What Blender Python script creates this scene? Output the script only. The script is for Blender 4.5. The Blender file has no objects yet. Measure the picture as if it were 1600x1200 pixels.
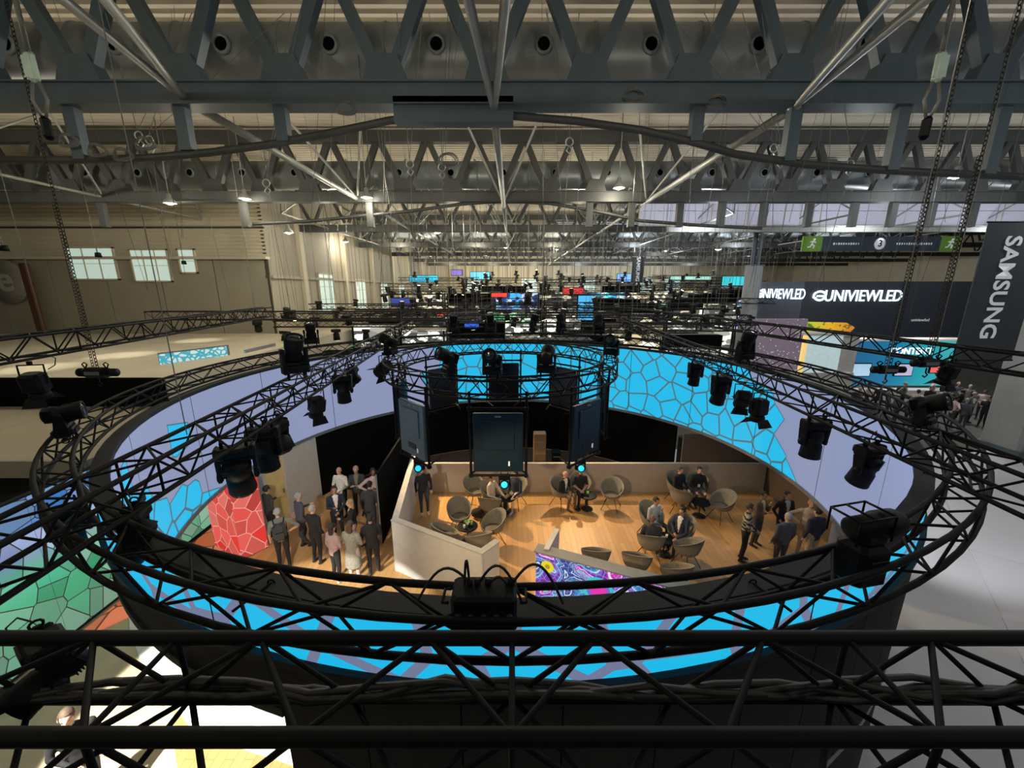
import bpy, bmesh, math, random
import numpy as np
from mathutils import Vector, Matrix, Quaternion, Euler

scene = bpy.context.scene
COL = scene.collection
PI = math.pi
random.seed(7)

# ------------------------------------------------------------------ camera
CAMZ, PITCH, FPX = 7.4, math.radians(13.6), 620.0
cam_data = bpy.data.cameras.new('camera')
cam_data.sensor_width = 36.0
cam_data.lens = 36.0 * FPX / 1600.0
cam_data.clip_start = 0.05
cam_data.clip_end = 400
cam = bpy.data.objects.new('camera', cam_data)
COL.objects.link(cam)
cam.location = (0, 0, CAMZ)
cam.rotation_euler = (PI / 2 - PITCH, 0, 0)
scene.camera = cam

# ------------------------------------------------------------------ world, exposure
world = bpy.data.worlds.new('hall_air')
scene.world = world
world.use_nodes = True
bg = world.node_tree.nodes['Background']
bg.inputs[0].default_value = (0.80, 0.84, 0.85, 1)
bg.inputs[1].default_value = 0.05
vs = scene.view_settings
vs.view_transform = 'Standard'
vs.look = 'None'
vs.gamma = 1.0
vs.use_curve_mapping = False
vs.exposure = 0.0


def area_light(name, loc, size, energy, color, rot=(0, 0, 0)):
    d = bpy.data.lights.new(name, 'AREA')
    d.shape = 'RECTANGLE'
    d.size, d.size_y = size
    d.energy = energy
    d.color = color
    o = bpy.data.objects.new(name, d)
    COL.objects.link(o)
    o.location = loc
    o.rotation_euler = rot
    return o


def spot_light(name, loc, target, energy, color, angle=50, blend=0.5, radius=0.08):
    d = bpy.data.lights.new(name, 'SPOT')
    d.energy = energy
    d.color = color
    d.spot_size = math.radians(angle)
    d.spot_blend = blend
    d.shadow_soft_size = radius
    o = bpy.data.objects.new(name, d)
    COL.objects.link(o)
    o.location = loc
    o.rotation_euler = (Vector(target) - Vector(loc)).to_track_quat('-Z', 'Y').to_euler()
    return o


# added rows of fill points without fittings; lamps in view are built further down
def hall_point_light(x, y, z, energy):
    d = bpy.data.lights.new('hall_point_light', 'POINT'); d.energy = energy * 0.25; d.color = (1.0, 0.91, 0.72) if x < 8 else (0.90, 0.95, 1.0); d.shadow_soft_size = 0.25
    o = bpy.data.objects.new('hall_point_light', d); COL.objects.link(o); o.location = (x, y, z)
for _y, _e in ((-4.0, 700), (4.5, 600), (15.3, 1300), (25.3, 1500), (40, 1700), (56, 2000), (72, 2200), (86, 2000)):
    for _x in (-21, -11, -3.5, 4.0, 12, 22, 32):
        if _x < -15 and _y > 20: continue
        hall_point_light(_x, _y, 11.0, _e)
# warm stage light over the lounge, from heads on the ring truss
WARM = (1.0, 0.68, 0.34)
spot_light('lounge_key_light', (-5.6, 14.6, 5.15), (1.8, 10.6, 0), 3600, WARM, 66, 0.6)
spot_light('lounge_key_light', (-1.4, 3.0, 5.15), (1.6, 11.0, 0), 1100, WARM, 56, 0.6)
spot_light('lounge_key_light', (3.0, 16.6, 5.15), (3.0, 9.6, 0), 1500, WARM, 62, 0.6)
spot_light('guest_light', (-4.3, 4.3, 5.15), (-5.4, 11.2, 0.5), 1150, (1.0, 0.86, 0.68), 52, 0.6)
# hard white head aimed down at the pale floor beside the ring wall
spot_light('white_floor_light', (-6.6, 2.6, 5.0), (-5.2, 5.6, 0), 5200, (1.0, 0.97, 0.86), 50, 0.12, 0.04)
spot_light('white_floor_light', (9.2, 8.0, 5.1), (13.5, 11.0, 0), 900, (0.92, 0.95, 1.0), 60, 0.8)


# ------------------------------------------------------------------ pixel <-> place
SP, CP = math.sin(PITCH), math.cos(PITCH)
def ray(px, py):
    x, v = px - 800.0, py - 600.0
    return Vector((x, FPX * CP - v * SP, -(v * CP + FPX * SP)))
def gp(px, py, z=0.0):
    r = ray(px, py); s = (z - CAMZ) / r.z
    return Vector((r.x * s, r.y * s, z))
def gy(px, py, y):
    r = ray(px, py); s = y / r.y
    return Vector((r.x * s, y, CAMZ + r.z * s))
def proj(p):
    h = CAMZ - p[2]; dep = p[1] * CP + h * SP
    return 800 + FPX * p[0] / dep, 600 + FPX * (h * CP - p[1] * SP) / dep
def on_line(p0, p1, px):
    a, b = 0.0, 1.0
    p0, p1 = Vector(p0), Vector(p1)
    fa = proj(p0)[0] - px
    for _ in range(50):
        m = (a + b) / 2
        fm = proj(p0.lerp(p1, m))[0] - px
        if (fm > 0) == (fa > 0): a = m
        else: b = m
    return p0.lerp(p1, (a + b) / 2)


# ------------------------------------------------------------------ materials
MATS = {}
def mat(name, col, rough=0.6, metal=0.0, vary=0.08, scale=6.0, emit=None, es=1.0, bump=0.0, spec=0.5):
    if name in MATS: return MATS[name]
    m = bpy.data.materials.new(name); m.use_nodes = True
    nt = m.node_tree; b = nt.nodes['Principled BSDF']
    b.inputs['Roughness'].default_value = rough
    b.inputs['Metallic'].default_value = metal
    b.inputs['Specular IOR Level'].default_value = spec
    tc = nt.nodes.new('ShaderNodeTexCoord')
    n = nt.nodes.new('ShaderNodeTexNoise'); n.inputs['Scale'].default_value = scale
    n.inputs['Detail'].default_value = 3
    nt.links.new(tc.outputs['Object'], n.inputs['Vector'])
    r = nt.nodes.new('ShaderNodeValToRGB')
    lo = [max(0, c * (1 - vary)) for c in col]; hi = [min(1, c * (1 + vary)) for c in col]
    r.color_ramp.elements[0].position = 0.3; r.color_ramp.elements[1].position = 0.7
    r.color_ramp.elements[0].color = (*lo, 1); r.color_ramp.elements[1].color = (*hi, 1)
    nt.links.new(n.outputs['Fac'], r.inputs['Fac'])
    nt.links.new(r.outputs['Color'], b.inputs['Base Color'])
    if bump:
        bn = nt.nodes.new('ShaderNodeBump'); bn.inputs['Strength'].default_value = bump
        bn.inputs['Distance'].default_value = 0.02
        nt.links.new(n.outputs['Fac'], bn.inputs['Height']); nt.links.new(bn.outputs['Normal'], b.inputs['Normal'])
    if emit:
        b.inputs['Emission Color'].default_value = (*emit, 1)
        b.inputs['Emission Strength'].default_value = es
    MATS[name] = m
    return m

class NT:
    """small wrapper for building shader graphs"""
    def __init__(self, name):
        self.m = bpy.data.materials.new(name); self.m.use_nodes = True
        self.t = self.m.node_tree; self.b = self.t.nodes['Principled BSDF']
        MATS[name] = self.m
    def n(self, kind, **kw):
        nd = self.t.nodes.new('ShaderNode' + kind)
        for k, v in kw.items(): setattr(nd, k, v)
        return nd
    def put(self, sock, v):
        if hasattr(v, 'links') or isinstance(v, bpy.types.NodeSocket): self.t.links.new(v, sock)
        else: sock.default_value = v
    def math(self, op, a, b=0.0, c=0.0):
        nd = self.n('Math', operation=op)
        self.put(nd.inputs[0], a); self.put(nd.inputs[1], b); self.put(nd.inputs[2], c)
        return nd.outputs[0]
    def mix(self, f, a, b):
        nd = self.n('Mix', data_type='RGBA')
        self.put(nd.inputs[0], f); self.put(nd.inputs[6], a); self.put(nd.inputs[7], b)
        return nd.outputs[2]
    def ramp(self, f, stops, interp='LINEAR'):
        nd = self.n('ValToRGB'); cr = nd.color_ramp; cr.interpolation = interp
        while len(cr.elements) < len(stops): cr.elements.new(0.5)
        for e, (p, c) in zip(cr.elements, stops): e.position = p; e.color = (*c, 1)
        self.put(nd.inputs[0], f); return nd.outputs[0]
    def glow(self, col, s=1.0):
        self.b.inputs['Base Color'].default_value = (0.02, 0.02, 0.02, 1)
        self.b.inputs['Roughness'].default_value = 0.5
        self.put(self.b.inputs['Emission Color'], col); self.b.inputs['Emission Strength'].default_value = s

CYAN = (0.012, 0.50, 0.86, 1); LAV = (0.26, 0.30, 0.48, 1)
def led_ring_mat(name, outer):
    g = NT(name)
    uv = g.n('UVMap').outputs[0]
    sc = 1.5
    v1 = g.n('TexVoronoi', voronoi_dimensions='2D', feature='DISTANCE_TO_EDGE'); v1.inputs['Scale'].default_value = sc
    v2 = g.n('TexVoronoi', voronoi_dimensions='2D', feature='F1'); v2.inputs['Scale'].default_value = sc
    for v in (v1, v2): g.put(v.inputs['Vector'], uv); v.inputs['Randomness'].default_value = 0.72
    line = g.math('GREATER_THAN', v1.outputs['Distance'], 0.045 if not outer else 0.07)
    sep = g.n('SeparateXYZ'); g.put(sep.inputs[0], v2.outputs['Position'])
    # UV u is the angle from the far point times the radius, v the height
    R = 7.55
    phi = g.math('DIVIDE', sep.outputs[0], R)                 # radians
    zz = sep.outputs[1]
    drop = g.math('SUBTRACT', 5.0, zz)
    if not outer:
        right = g.math('LESS_THAN', phi, g.math('ADD', math.radians(77), g.math('MULTIPLY', drop, 0.12)))
        left = g.math('GREATER_THAN', phi, math.radians(-27))
        a = g.math('MULTIPLY', right, left)
        bcut = g.math('ADD', math.radians(-135), g.math('MULTIPLY', drop, 0.27))
        b = g.math('LESS_THAN', phi, bcut)
        c1 = g.math('LESS_THAN', g.math('ABSOLUTE', g.math('SUBTRACT', phi, math.radians(-107))), 0.045)
        c2 = g.math('LESS_THAN', g.math('ABSOLUTE', g.math('SUBTRACT', zz, 4.35)), 0.34)
        mask = g.math('MINIMUM', g.math('ADD', g.math('ADD', a, b), g.math('MULTIPLY', c1, c2)), 1.0)
    else:
        mask = g.math('GREATER_THAN', g.math('ABSOLUTE', g.math('SUBTRACT', phi, math.radians(103))), math.radians(27))
    linecol = g.mix(mask, LAV, (0.075, 0.16, 0.21, 1) if not outer else (0.17, 0.20, 0.33, 1))
    cell = g.mix(mask, LAV, CYAN)
    noi = g.n('TexNoise', noise_dimensions='2D'); g.put(noi.inputs['Vector'], uv); noi.inputs['Scale'].default_value = 0.9
    cell2 = g.mix(g.math('MULTIPLY', noi.outputs['Fac'], 0.25), cell, (0.02, 0.62, 0.80, 1))
    cell3 = g.mix(mask, cell, cell2)
    g.glow(g.mix(line, linecol, cell3), 0.95)
    return g.m

def stained_mat(name, stops, scale, strength=1.0, axis=1, lo=0.0, hi=1.0, linecol=(0.03, 0.03, 0.03, 1), edge=0.03, squash=1.0):
    """lit stained-glass screen: colour bands along one uv axis, crack lines between the shards"""
    g = NT(name)
    uv = g.n('UVMap').outputs[0]
    mp = g.n('Mapping'); g.put(mp.inputs[0], uv); mp.inputs['Scale'].default_value = (1, squash, 1)
    nz = g.n('TexNoise', noise_dimensions='2D'); g.put(nz.inputs['Vector'], uv); nz.inputs['Scale'].default_value = 1.6
    v1 = g.n('TexVoronoi', voronoi_dimensions='2D', feature='DISTANCE_TO_EDGE'); v1.inputs['Scale'].default_value = scale
    v2 = g.n('TexVoronoi', voronoi_dimensions='2D', feature='F1'); v2.inputs['Scale'].default_value = scale
    for v in (v1, v2): g.put(v.inputs['Vector'], mp.outputs[0])
    sep = g.n('SeparateXYZ'); g.put(sep.inputs[0], uv)
    t = g.math('DIVIDE', g.math('SUBTRACT', sep.outputs[axis], lo), hi - lo)
    t = g.math('ADD', t, g.math('MULTIPLY', g.math('SUBTRACT', nz.outputs['Fac'], 0.5), 0.10))
    base = g.ramp(t, stops)
    sc = g.n('SeparateColor'); g.put(sc.inputs[0], v2.outputs['Color'])
    shade = g.mix(g.math('MULTIPLY', sc.outputs[0], 0.5 if 'green' in name else 0.22), base, (0.75, 0.95, 0.82, 1) if 'green' in name else (1.0, 0.75, 0.6, 1))
    dark = g.mix(g.math('MULTIPLY', sc.outputs[1], 0.6), shade, g.mix(0.75, base, (0, 0, 0, 1)))
    line = g.math('GREATER_THAN', v1.outputs['Distance'], edge)
    g.glow(g.mix(line, linecol, dark), strength)
    return g.m

def art_mat(name):
    """swirling purple / blue / cyan art screen"""
    g = NT(name)
    uv = g.n('UVMap').outputs[0]
    nz = g.n('TexNoise', noise_dimensions='2D'); g.put(nz.inputs['Vector'], uv); nz.inputs['Scale'].default_value = 1.3; nz.inputs['Detail'].default_value = 1; nz.inputs['Distortion'].default_value = 1.2
    col = g.ramp(nz.outputs['Fac'], [(0.0, (0.02, 0.05, 0.30)), (0.40, (0.03, 0.20, 0.55)), (0.46, (0.04, 0.45, 0.62)), (0.50, (0.20, 0.12, 0.60)), (0.56, (0.16, 0.02, 0.42)), (0.62, (0.70, 0.02, 0.55)), (0.70, (0.05, 0.75, 0.70)), (1.0, (0.55, 0.5, 0.9))], 'CONSTANT')
    wv = g.math('ABSOLUTE', g.math('SUBTRACT', g.math('FRACT', g.math('MULTIPLY', nz.outputs['Fac'], 7.0)), 0.5))
    white = g.math('LESS_THAN', wv, 0.07)
    col = g.mix(white, col, (0.80, 0.85, 1.0, 1))
    nz2 = g.n('TexVoronoi', voronoi_dimensions='2D', feature='DISTANCE_TO_EDGE'); g.put(nz2.inputs['Vector'], uv); nz2.inputs['Scale'].default_value = 8
    col = g.mix(g.math('LESS_THAN', nz2.outputs['Distance'], 0.04), col, g.mix(0.5, col, (0.5, 0.75, 1, 1)))
    sp = g.n('SeparateXYZ'); g.put(sp.inputs[0], uv)
    def disc(cx, cy, r, c, col):
        d = g.math('SQRT', g.math('ADD', g.math('POWER', g.math('SUBTRACT', sp.outputs[0], cx), 2.0), g.math('POWER', g.math('SUBTRACT', sp.outputs[1], cy), 2.0)))
        return g.mix(g.math('LESS_THAN', d, r), col, c)
    col = disc(0.28, 1.24, 0.15, (0.85, 0.72, 0.02, 1), col)
    col = disc(0.28, 1.24, 0.06, (0.45, 0.30, 0.02, 1), col)
    col = disc(1.45, 0.98, 0.34, (0.03, 0.60, 0.62, 1), col)
    col = disc(1.45, 0.98, 0.26, (0.25, 0.12, 0.60, 1), col)
    col = disc(1.45, 0.98, 0.17, (0.85, 0.03, 0.45, 1), col)
    g.glow(col, 0.9)
    return g.m

def wood_floor_mat():
    g = NT('oak_floor')
    tc = g.n('TexCoord').outputs['Object']
    mp = g.n('Mapping'); g.put(mp.inputs[0], tc); mp.inputs['Rotation'].default_value = (0, 0, PI / 2)
    br = g.n('TexBrick'); g.put(br.inputs['Vector'], mp.outputs[0])
    br.inputs['Scale'].default_value = 1.0; br.inputs['Brick Width'].default_value = 1.6; br.inputs['Row Height'].default_value = 0.16
    br.inputs['Mortar Size'].default_value = 0.004
    br.inputs['Color1'].default_value = (0.52, 0.29, 0.11, 1); br.inputs['Color2'].default_value = (0.62, 0.37, 0.15, 1); br.inputs['Mortar'].default_value = (0.28, 0.14, 0.05, 1)
    mp2 = g.n('Mapping'); g.put(mp2.inputs[0], tc); mp2.inputs['Scale'].default_value = (14, 0.9, 1)
    nz = g.n('TexNoise'); g.put(nz.inputs['Vector'], mp2.outputs[0]); nz.inputs['Scale'].default_value = 1.5; nz.inputs['Detail'].default_value = 5
    col = g.mix(g.math('MULTIPLY', nz.outputs['Fac'], 0.55), br.outputs['Color'], (0.36, 0.19, 0.07, 1))
    g.put(g.b.inputs['Base Color'], col); g.b.inputs['Roughness'].default_value = 0.42
    return g.m

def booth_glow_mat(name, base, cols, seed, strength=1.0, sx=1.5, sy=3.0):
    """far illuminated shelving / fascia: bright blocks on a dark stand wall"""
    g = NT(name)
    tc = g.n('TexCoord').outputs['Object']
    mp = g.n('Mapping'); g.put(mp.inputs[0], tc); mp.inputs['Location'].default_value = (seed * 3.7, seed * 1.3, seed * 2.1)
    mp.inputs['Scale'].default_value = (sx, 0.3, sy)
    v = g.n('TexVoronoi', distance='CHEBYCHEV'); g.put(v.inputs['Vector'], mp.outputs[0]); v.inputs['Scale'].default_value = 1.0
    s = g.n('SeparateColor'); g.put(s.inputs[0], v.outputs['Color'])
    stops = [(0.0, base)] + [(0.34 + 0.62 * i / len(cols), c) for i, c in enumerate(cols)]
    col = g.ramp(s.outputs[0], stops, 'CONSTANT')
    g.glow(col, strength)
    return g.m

M = dict(
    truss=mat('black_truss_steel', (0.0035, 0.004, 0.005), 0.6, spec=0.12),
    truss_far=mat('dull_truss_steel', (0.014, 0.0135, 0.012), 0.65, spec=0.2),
    black=mat('black_plastic', (0.004, 0.005, 0.007), 0.55, spec=0.14),
    blackm=mat('matt_black_board', (0.003, 0.003, 0.0035), 0.9, spec=0.08),
    cable=mat('black_rubber_cable', (0.008, 0.008, 0.009), 0.6),
    girder=mat('slate_grey_girder', (0.075, 0.105, 0.125), 0.5, 0.1, 0.12, 1.5),
    girder2=mat('dark_roof_steel', (0.060, 0.064, 0.062), 0.55, 0.2, 0.15, 1.5),
    tube=mat('pale_grey_tube', (0.30, 0.31, 0.29), 0.45, 0.2),
    duct=mat('galvanised_duct', (0.26, 0.285, 0.29), 0.42, 0.25, 0.15, 0.8),
    deck=mat('beige_roof_deck', (0.52, 0.47, 0.38), 0.7, 0, 0.08, 0.5),
    cream=mat('cream_cladding', (0.62, 0.56, 0.42), 0.7, 0, 0.06, 0.5),
    creamlow=mat('grey_beige_panel', (0.34, 0.31, 0.24), 0.75, 0, 0.1, 0.3),
    wire=mat('steel_wire', (0.16, 0.16, 0.15), 0.5, 0.3),
    zinc=mat('zinc_shackle', (0.55, 0.60, 0.58), 0.35, 0.7),
    chain=mat('black_chain_steel', (0.03, 0.028, 0.024), 0.45, 0.6),
    concrete=mat('grey_concrete', (0.30, 0.31, 0.32), 0.8, 0, 0.1, 1.0, bump=0.2),
    carpet=mat('dark_aisle_carpet', (0.09, 0.085, 0.08), 0.95, 0, 0.2, 3.0),
    white=mat('white_board', (0.62, 0.60, 0.58), 0.6),
    greywall=mat('light_grey_wall', (0.44, 0.43, 0.41), 0.7, 0, 0.04),
    tan=mat('beige_canopy', (0.60, 0.54, 0.42), 0.7, 0, 0.06, 0.4),
    chair=mat('grey_felt', (0.20, 0.19, 0.16), 0.9, 0, 0.15, 30),
    chairleg=mat('dark_wire_leg', (0.04, 0.036, 0.03), 0.4, 0.5),
    lens=mat('dark_glass_lens', (0.01, 0.02, 0.03), 0.08),
    lens_cyan=mat('lit_cyan_lens', (0.02, 0.3, 0.4), 0.2, emit=(0.02, 0.62, 0.85), es=1.1),
    screenback=mat('navy_screen_back', (0.0025, 0.014, 0.028), 0.4, 0.0, 0.2, 3, spec=0.3),
    screenpale=mat('slate_screen_cover', (0.07, 0.11, 0.14), 0.4, 0.0, 0.1, 3),
    rim=mat('grey_aluminium_rim', (0.24, 0.26, 0.28), 0.4, 0.5),
    darkrim=mat('dark_screen_rim', (0.015, 0.018, 0.022), 0.6, spec=0.2),
    clad=mat('dark_grey_cladding', (0.022, 0.024, 0.026), 0.8, spec=0.2),
    navyclad=mat('slate_blue_cladding', (0.13, 0.14, 0.19), 0.6),
    lamp=mat('lit_high_bay_lamp', (0.9, 0.8, 0.6), 0.5, emit=(1.0, 0.86, 0.55), es=9.0),
    sky=mat('daylit_skylight', (0.3, 0.3, 0.36), 0.5, emit=(0.72, 0.74, 0.90), es=0.30),
    windowlit=mat('bright_window_glass', (0.6, 0.7, 0.65), 0.2, emit=(0.62, 0.80, 0.72), es=0.55),
    textwhite=mat('white_lettering', (0.75, 0.76, 0.78), 0.6, emit=(0.6, 0.62, 0.65), es=0.25),
    neon=mat('white_neon_letter', (0.9, 0.95, 1), 0.5, emit=(0.75, 0.90, 1.0), es=1.7),
    banner=mat('charcoal_banner_cloth', (0.055, 0.065, 0.075), 0.85),
    green=mat('green_sign_panel', (0.22, 0.44, 0.06), 0.7),
    slate=mat('slate_sign_panel', (0.05, 0.07, 0.10), 0.7),
    towerdark=mat('dark_slate_stand_wall', (0.040, 0.046, 0.060), 0.6),
)

# ------------------------------------------------------------------ mesh helpers
class MB:
    def __init__(self): self.v = []; self.f = []; self.mi = []; self.sm = []; self.uv = None
    def add(self, vs, fs, m=0, s=False, M4=None):
        b = len(self.v)
        for p in vs:
            p = Vector(p)
            self.v.append(tuple(M4 @ p if M4 is not None else p))
        for f in fs: self.f.append([b + i for i in f]); self.mi.append(m); self.sm.append(s)
        return self
    def box(self, c, s, m=0, rz=0.0, bev=0.0, M4=None):
        x, y, z = s[0] / 2, s[1] / 2, s[2] / 2
        R = Matrix.Translation(Vector(c)) @ Matrix.Rotation(rz, 4, 'Z')
        if M4 is not None: R = M4 @ R
        if bev <= 0:
            vs = [(sx * x, sy * y, sz * z) for sx in (-1, 1) for sy in (-1, 1) for sz in (-1, 1)]
            fs = [(0, 1, 3, 2), (4, 6, 7, 5), (0, 4, 5, 1), (2, 3, 7, 6), (0, 2, 6, 4), (1, 5, 7, 3)]
            return self.add(vs, fs, m, False, R)
        b = min(bev, x * .9, y * .9, z * .9)
        loops = []
        for zz, i in ((-z, b), (-z + b, 0), (z - b, 0), (z, b)):
            X, Y = x - i, y - i
            loops.append([(-X + b, -Y, zz), (X - b, -Y, zz), (X, -Y + b, zz), (X, Y - b, zz), (X - b, Y, zz), (-X + b, Y, zz), (-X, Y - b, zz), (-X, -Y + b, zz)])
        vs = [p for l in loops for p in l]; fs = []
        for k in range(3):
            for i in range(8): fs.append((k * 8 + i, k * 8 + (i + 1) % 8, k * 8 + 8 + (i + 1) % 8, k * 8 + 8 + i))
        fs.append(tuple(reversed(range(8)))); fs.append(tuple(range(24, 32)))
        return self.add(vs, fs, m, False, R)
    def tube(self, p0, p1, r0, r1=None, n=8, m=0, cap=True):
        r1 = r0 if r1 is None else r1
        p0, p1 = Vector(p0), Vector(p1); d = p1 - p0
        if d.length < 1e-7: return self
        q = d.to_track_quat('Z', 'Y'); vs = []
        for p, r in ((p0, r0), (p1, r1)):
            for i in range(n):
                a = 2 * PI * i / n; vs.append(p + q @ Vector((r * math.cos(a), r * math.sin(a), 0)))
        fs = [(i, (i + 1) % n, n + (i + 1) % n, n + i) for i in range(n)]
        if cap: fs += [tuple(reversed(range(n))), tuple(range(n, 2 * n))]
        return self.add(vs, fs, m, True)
    def path(self, pts, r, n=6, m=0, closed=False):
        pts = [Vector(p) for p in pts]; L = len(pts); vs = []; prev = None
        for i, p in enumerate(pts):
            if closed: d = pts[(i + 1) % L] - pts[i - 1]
            else: d = pts[min(i + 1, L - 1)] - pts[max(i - 1, 0)]
            d.normalize()
            if prev is None:
                up = Vector((0, 0, 1)) if abs(d.z) < 0.95 else Vector((1, 0, 0))
                u = d.cross(up).normalized()
            else:
                u = (prev - d * prev.dot(d)).normalized()
            prev = u; w = d.cross(u)
            for k in range(n):
                a = 2 * PI * k / n; vs.append(p + u * (r * math.cos(a)) + w * (r * math.sin(a)))
        fs = []
        for i in range(L if closed else L - 1):
            j = (i + 1) % L
            for k in range(n): fs.append((i * n + k, i * n + (k + 1) % n, j * n + (k + 1) % n, j * n + k))
        if not closed: fs += [tuple(reversed(range(n))), tuple(range((L - 1) * n, L * n))]
        return self.add(vs, fs, m, True)
    def lathe(self, prof, n=16, m=0, M4=None, smooth=True):
        vs = []; fs = []
        for r, z in prof:
            for k in range(n):
                a = 2 * PI * k / n; vs.append((r * math.cos(a), r * math.sin(a), z))
        for i in range(len(prof) - 1):
            for k in range(n): fs.append((i * n + k, i * n + (k + 1) % n, (i + 1) * n + (k + 1) % n, (i + 1) * n + k))
        fs += [tuple(reversed(range(n))), tuple(range((len(prof) - 1) * n, len(prof) * n))]
        return self.add(vs, fs, m, smooth, M4)
    def ball(self, c, r, m=0, n=10, M4=None):
        rr = (r, r, r) if not hasattr(r, '__len__') else r
        vs = []; k = n // 2
        for i in range(1, k):
            t = PI * i / k
            for j in range(n):
                a = 2 * PI * j / n
                vs.append((c[0] + rr[0] * math.sin(t) * math.cos(a), c[1] + rr[1] * math.sin(t) * math.sin(a), c[2] + rr[2] * math.cos(t)))
        top = len(vs); vs.append((c[0], c[1], c[2] + rr[2])); vs.append((c[0], c[1], c[2] - rr[2])); fs = []
        for i in range(k - 2):
            for j in range(n): fs.append((i * n + j, (i + 1) * n + j, (i + 1) * n + (j + 1) % n, i * n + (j + 1) % n))
        for j in range(n):
            fs.append((top, j, (j + 1) % n)); b = (k - 2) * n
            fs.append((top + 1, b + (j + 1) % n, b + j))
        return self.add(vs, fs, m, True, M4)
    def prism(self, poly, z0, z1, m=0):
        n = len(poly)
        vs = [(p[0], p[1], z0) for p in poly] + [(p[0], p[1], z1) for p in poly]
        fs = [(i, (i + 1) % n, n + (i + 1) % n, n + i) for i in range(n)] + [tuple(reversed(range(n))), tuple(range(n, 2 * n))]
        return self.add(vs, fs, m)
    def mesh(self, name, mats):
        me = bpy.data.meshes.new(name); me.from_pydata(self.v, [], self.f)
        for x in (mats if isinstance(mats, (list, tuple)) else [mats]): me.materials.append(x)
        me.polygons.foreach_set('material_index', self.mi)
        me.polygons.foreach_set('use_smooth', self.sm)
        if self.uv:
            l = me.uv_layers.new(name='UVMap'); l.data.foreach_set('uv', [c for f in self.f for i in f for c in self.uv[i]])
        me.update()
        return me
    def build(self, name, mats, parent=None):
        return link(name, self.mesh(name, mats), parent)

def link(name, me, parent=None):
    o = bpy.data.objects.new(name, me); COL.objects.link(o)
    if parent is not None: o.parent = parent
    return o
def tag(o, label, cat, group=None):
    o['label'] = label; o['category'] = cat
    if group: o['group'] = group
    return o
def struct(o, label=None, cat=None):
    o['kind'] = 'structure'
    if label: o['label'] = label
    if cat: o['category'] = cat
    return o
def thing(name, label, cat, loc=(0, 0, 0), rz=0.0, group=None):
    o = bpy.data.objects.new(name, None); COL.objects.link(o)
    o.location = loc; o.rotation_euler = (0, 0, rz); o.empty_display_size = 0.2
    return tag(o, label, cat, group)
def copy_tree(o, parent=None):
    c = o.copy(); COL.objects.link(c); c.parent = parent
    for ch in list(o.children): copy_tree(ch, c)
    return c

_bar = {}
def bar(name, p0, p1, r, m, parent, n=6):
    """one straight round member as its own object; all members of a kind share one mesh"""
    key = (m.name, n)
    if key not in _bar: _bar[key] = MB().tube((0, 0, 0), (0, 0, 1), 1, n=n).mesh('round_bar', m)
    p0, p1 = Vector(p0), Vector(p1); d = p1 - p0
    o = link(name, _bar[key], parent)
    o.location = p0; o.rotation_euler = d.to_track_quat('Z', 'Y').to_euler(); o.scale = (r, r, d.length)
    return o
_flat = {}
def flatbar(name, p0, p1, w, t, m, parent):
    """one straight rectangular member (w along x, t along depth)"""
    if m.name not in _flat: _flat[m.name] = MB().box((0, 0, 0.5), (1, 1, 1)).mesh('flat_bar', m)
    p0, p1 = Vector(p0), Vector(p1); d = p1 - p0; z = d.normalized()
    y = Vector((0, 1, 0)); x = y.cross(z).normalized(); y = z.cross(x)
    o = link(name, _flat[m.name], parent)
    o.location = p0; o.rotation_euler = Matrix((x, y, z)).transposed().to_euler(); o.scale = (w, t, d.length)
    return o

def text_obj(name, s, size, mtl, loc, rot, parent=None, extrude=0.01, align='CENTER', bold=0.0, sx=1.0):
    c = bpy.data.curves.new(name, 'FONT'); c.body = s; c.size = size; c.extrude = extrude; c.align_x = align; c.align_y = 'CENTER'
    c.offset = bold; c.resolution_u = 3
    t = bpy.data.objects.new('tmp_text', c); COL.objects.link(t)
    dg = bpy.context.evaluated_depsgraph_get()
    me = bpy.data.meshes.new_from_object(t.evaluated_get(dg))
    bpy.data.objects.remove(t)
    me.materials.clear(); me.materials.append(mtl); me.name = name
    o = link(name, me, parent); o.location = loc; o.rotation_euler = rot; o.scale = (sx, 1, 1)
    return o

# ------------------------------------------------------------------ trusses
def straight_truss(label, p0, p1, w=0.30, h=0.30, bay=0.5, r=0.025, rb=0.012, parts=True, group=None, m=None, name='lighting_truss', faces=(0, 1, 2, 3), drops=True):
    m = m or M['truss']
    p0, p1 = Vector(p0), Vector(p1); d = p1 - p0; L = d.length
    t = thing(name, label, 'truss', p0, 0, group)
    t.rotation_euler = d.to_track_quat('X', 'Z').to_euler()
    cs = [(-w / 2, h / 2), (w / 2, h / 2), (w / 2, -h / 2), (-w / 2, -h / 2)]
    jm = MB()
    for y, z in cs:
        if parts: bar('chord', (0, y, z), (L, y, z), r, m, t, 8)
        else: jm.tube((0, y, z), (L, y, z), r, n=5)
    n = max(2, int(round(L / bay))); st = L / n
    for f in faces:
        a, b = cs[f], cs[(f + 1) % 4]
        for i in range(n):
            q0, q1 = (a, b) if (i + f) % 2 == 0 else (b, a)
            A, B = (i * st, *q0), ((i + 1) * st, *q1)
            if parts: bar('brace', A, B, rb, m, t)
            else: jm.tube(A, B, rb, n=3, cap=False)
            if parts and i % 4 == 0: bar('spreader', (i * st, *a), (i * st, *b), rb, m, t)
    if not parts: jm.build('lattice', m, t)
    if drops:
        inv = t.rotation_euler.to_matrix().inverted()
        for f in (.12, .88): bar('drop_wire', (L * f, 0, h / 2), Vector((L * f, 0, h / 2)) + inv @ Vector((0, 0, 14.6 - (p0.z + d.z * f) - h / 2)), 0.006 if parts else 0.010, M['wire'], t, 4)
    return t

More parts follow.
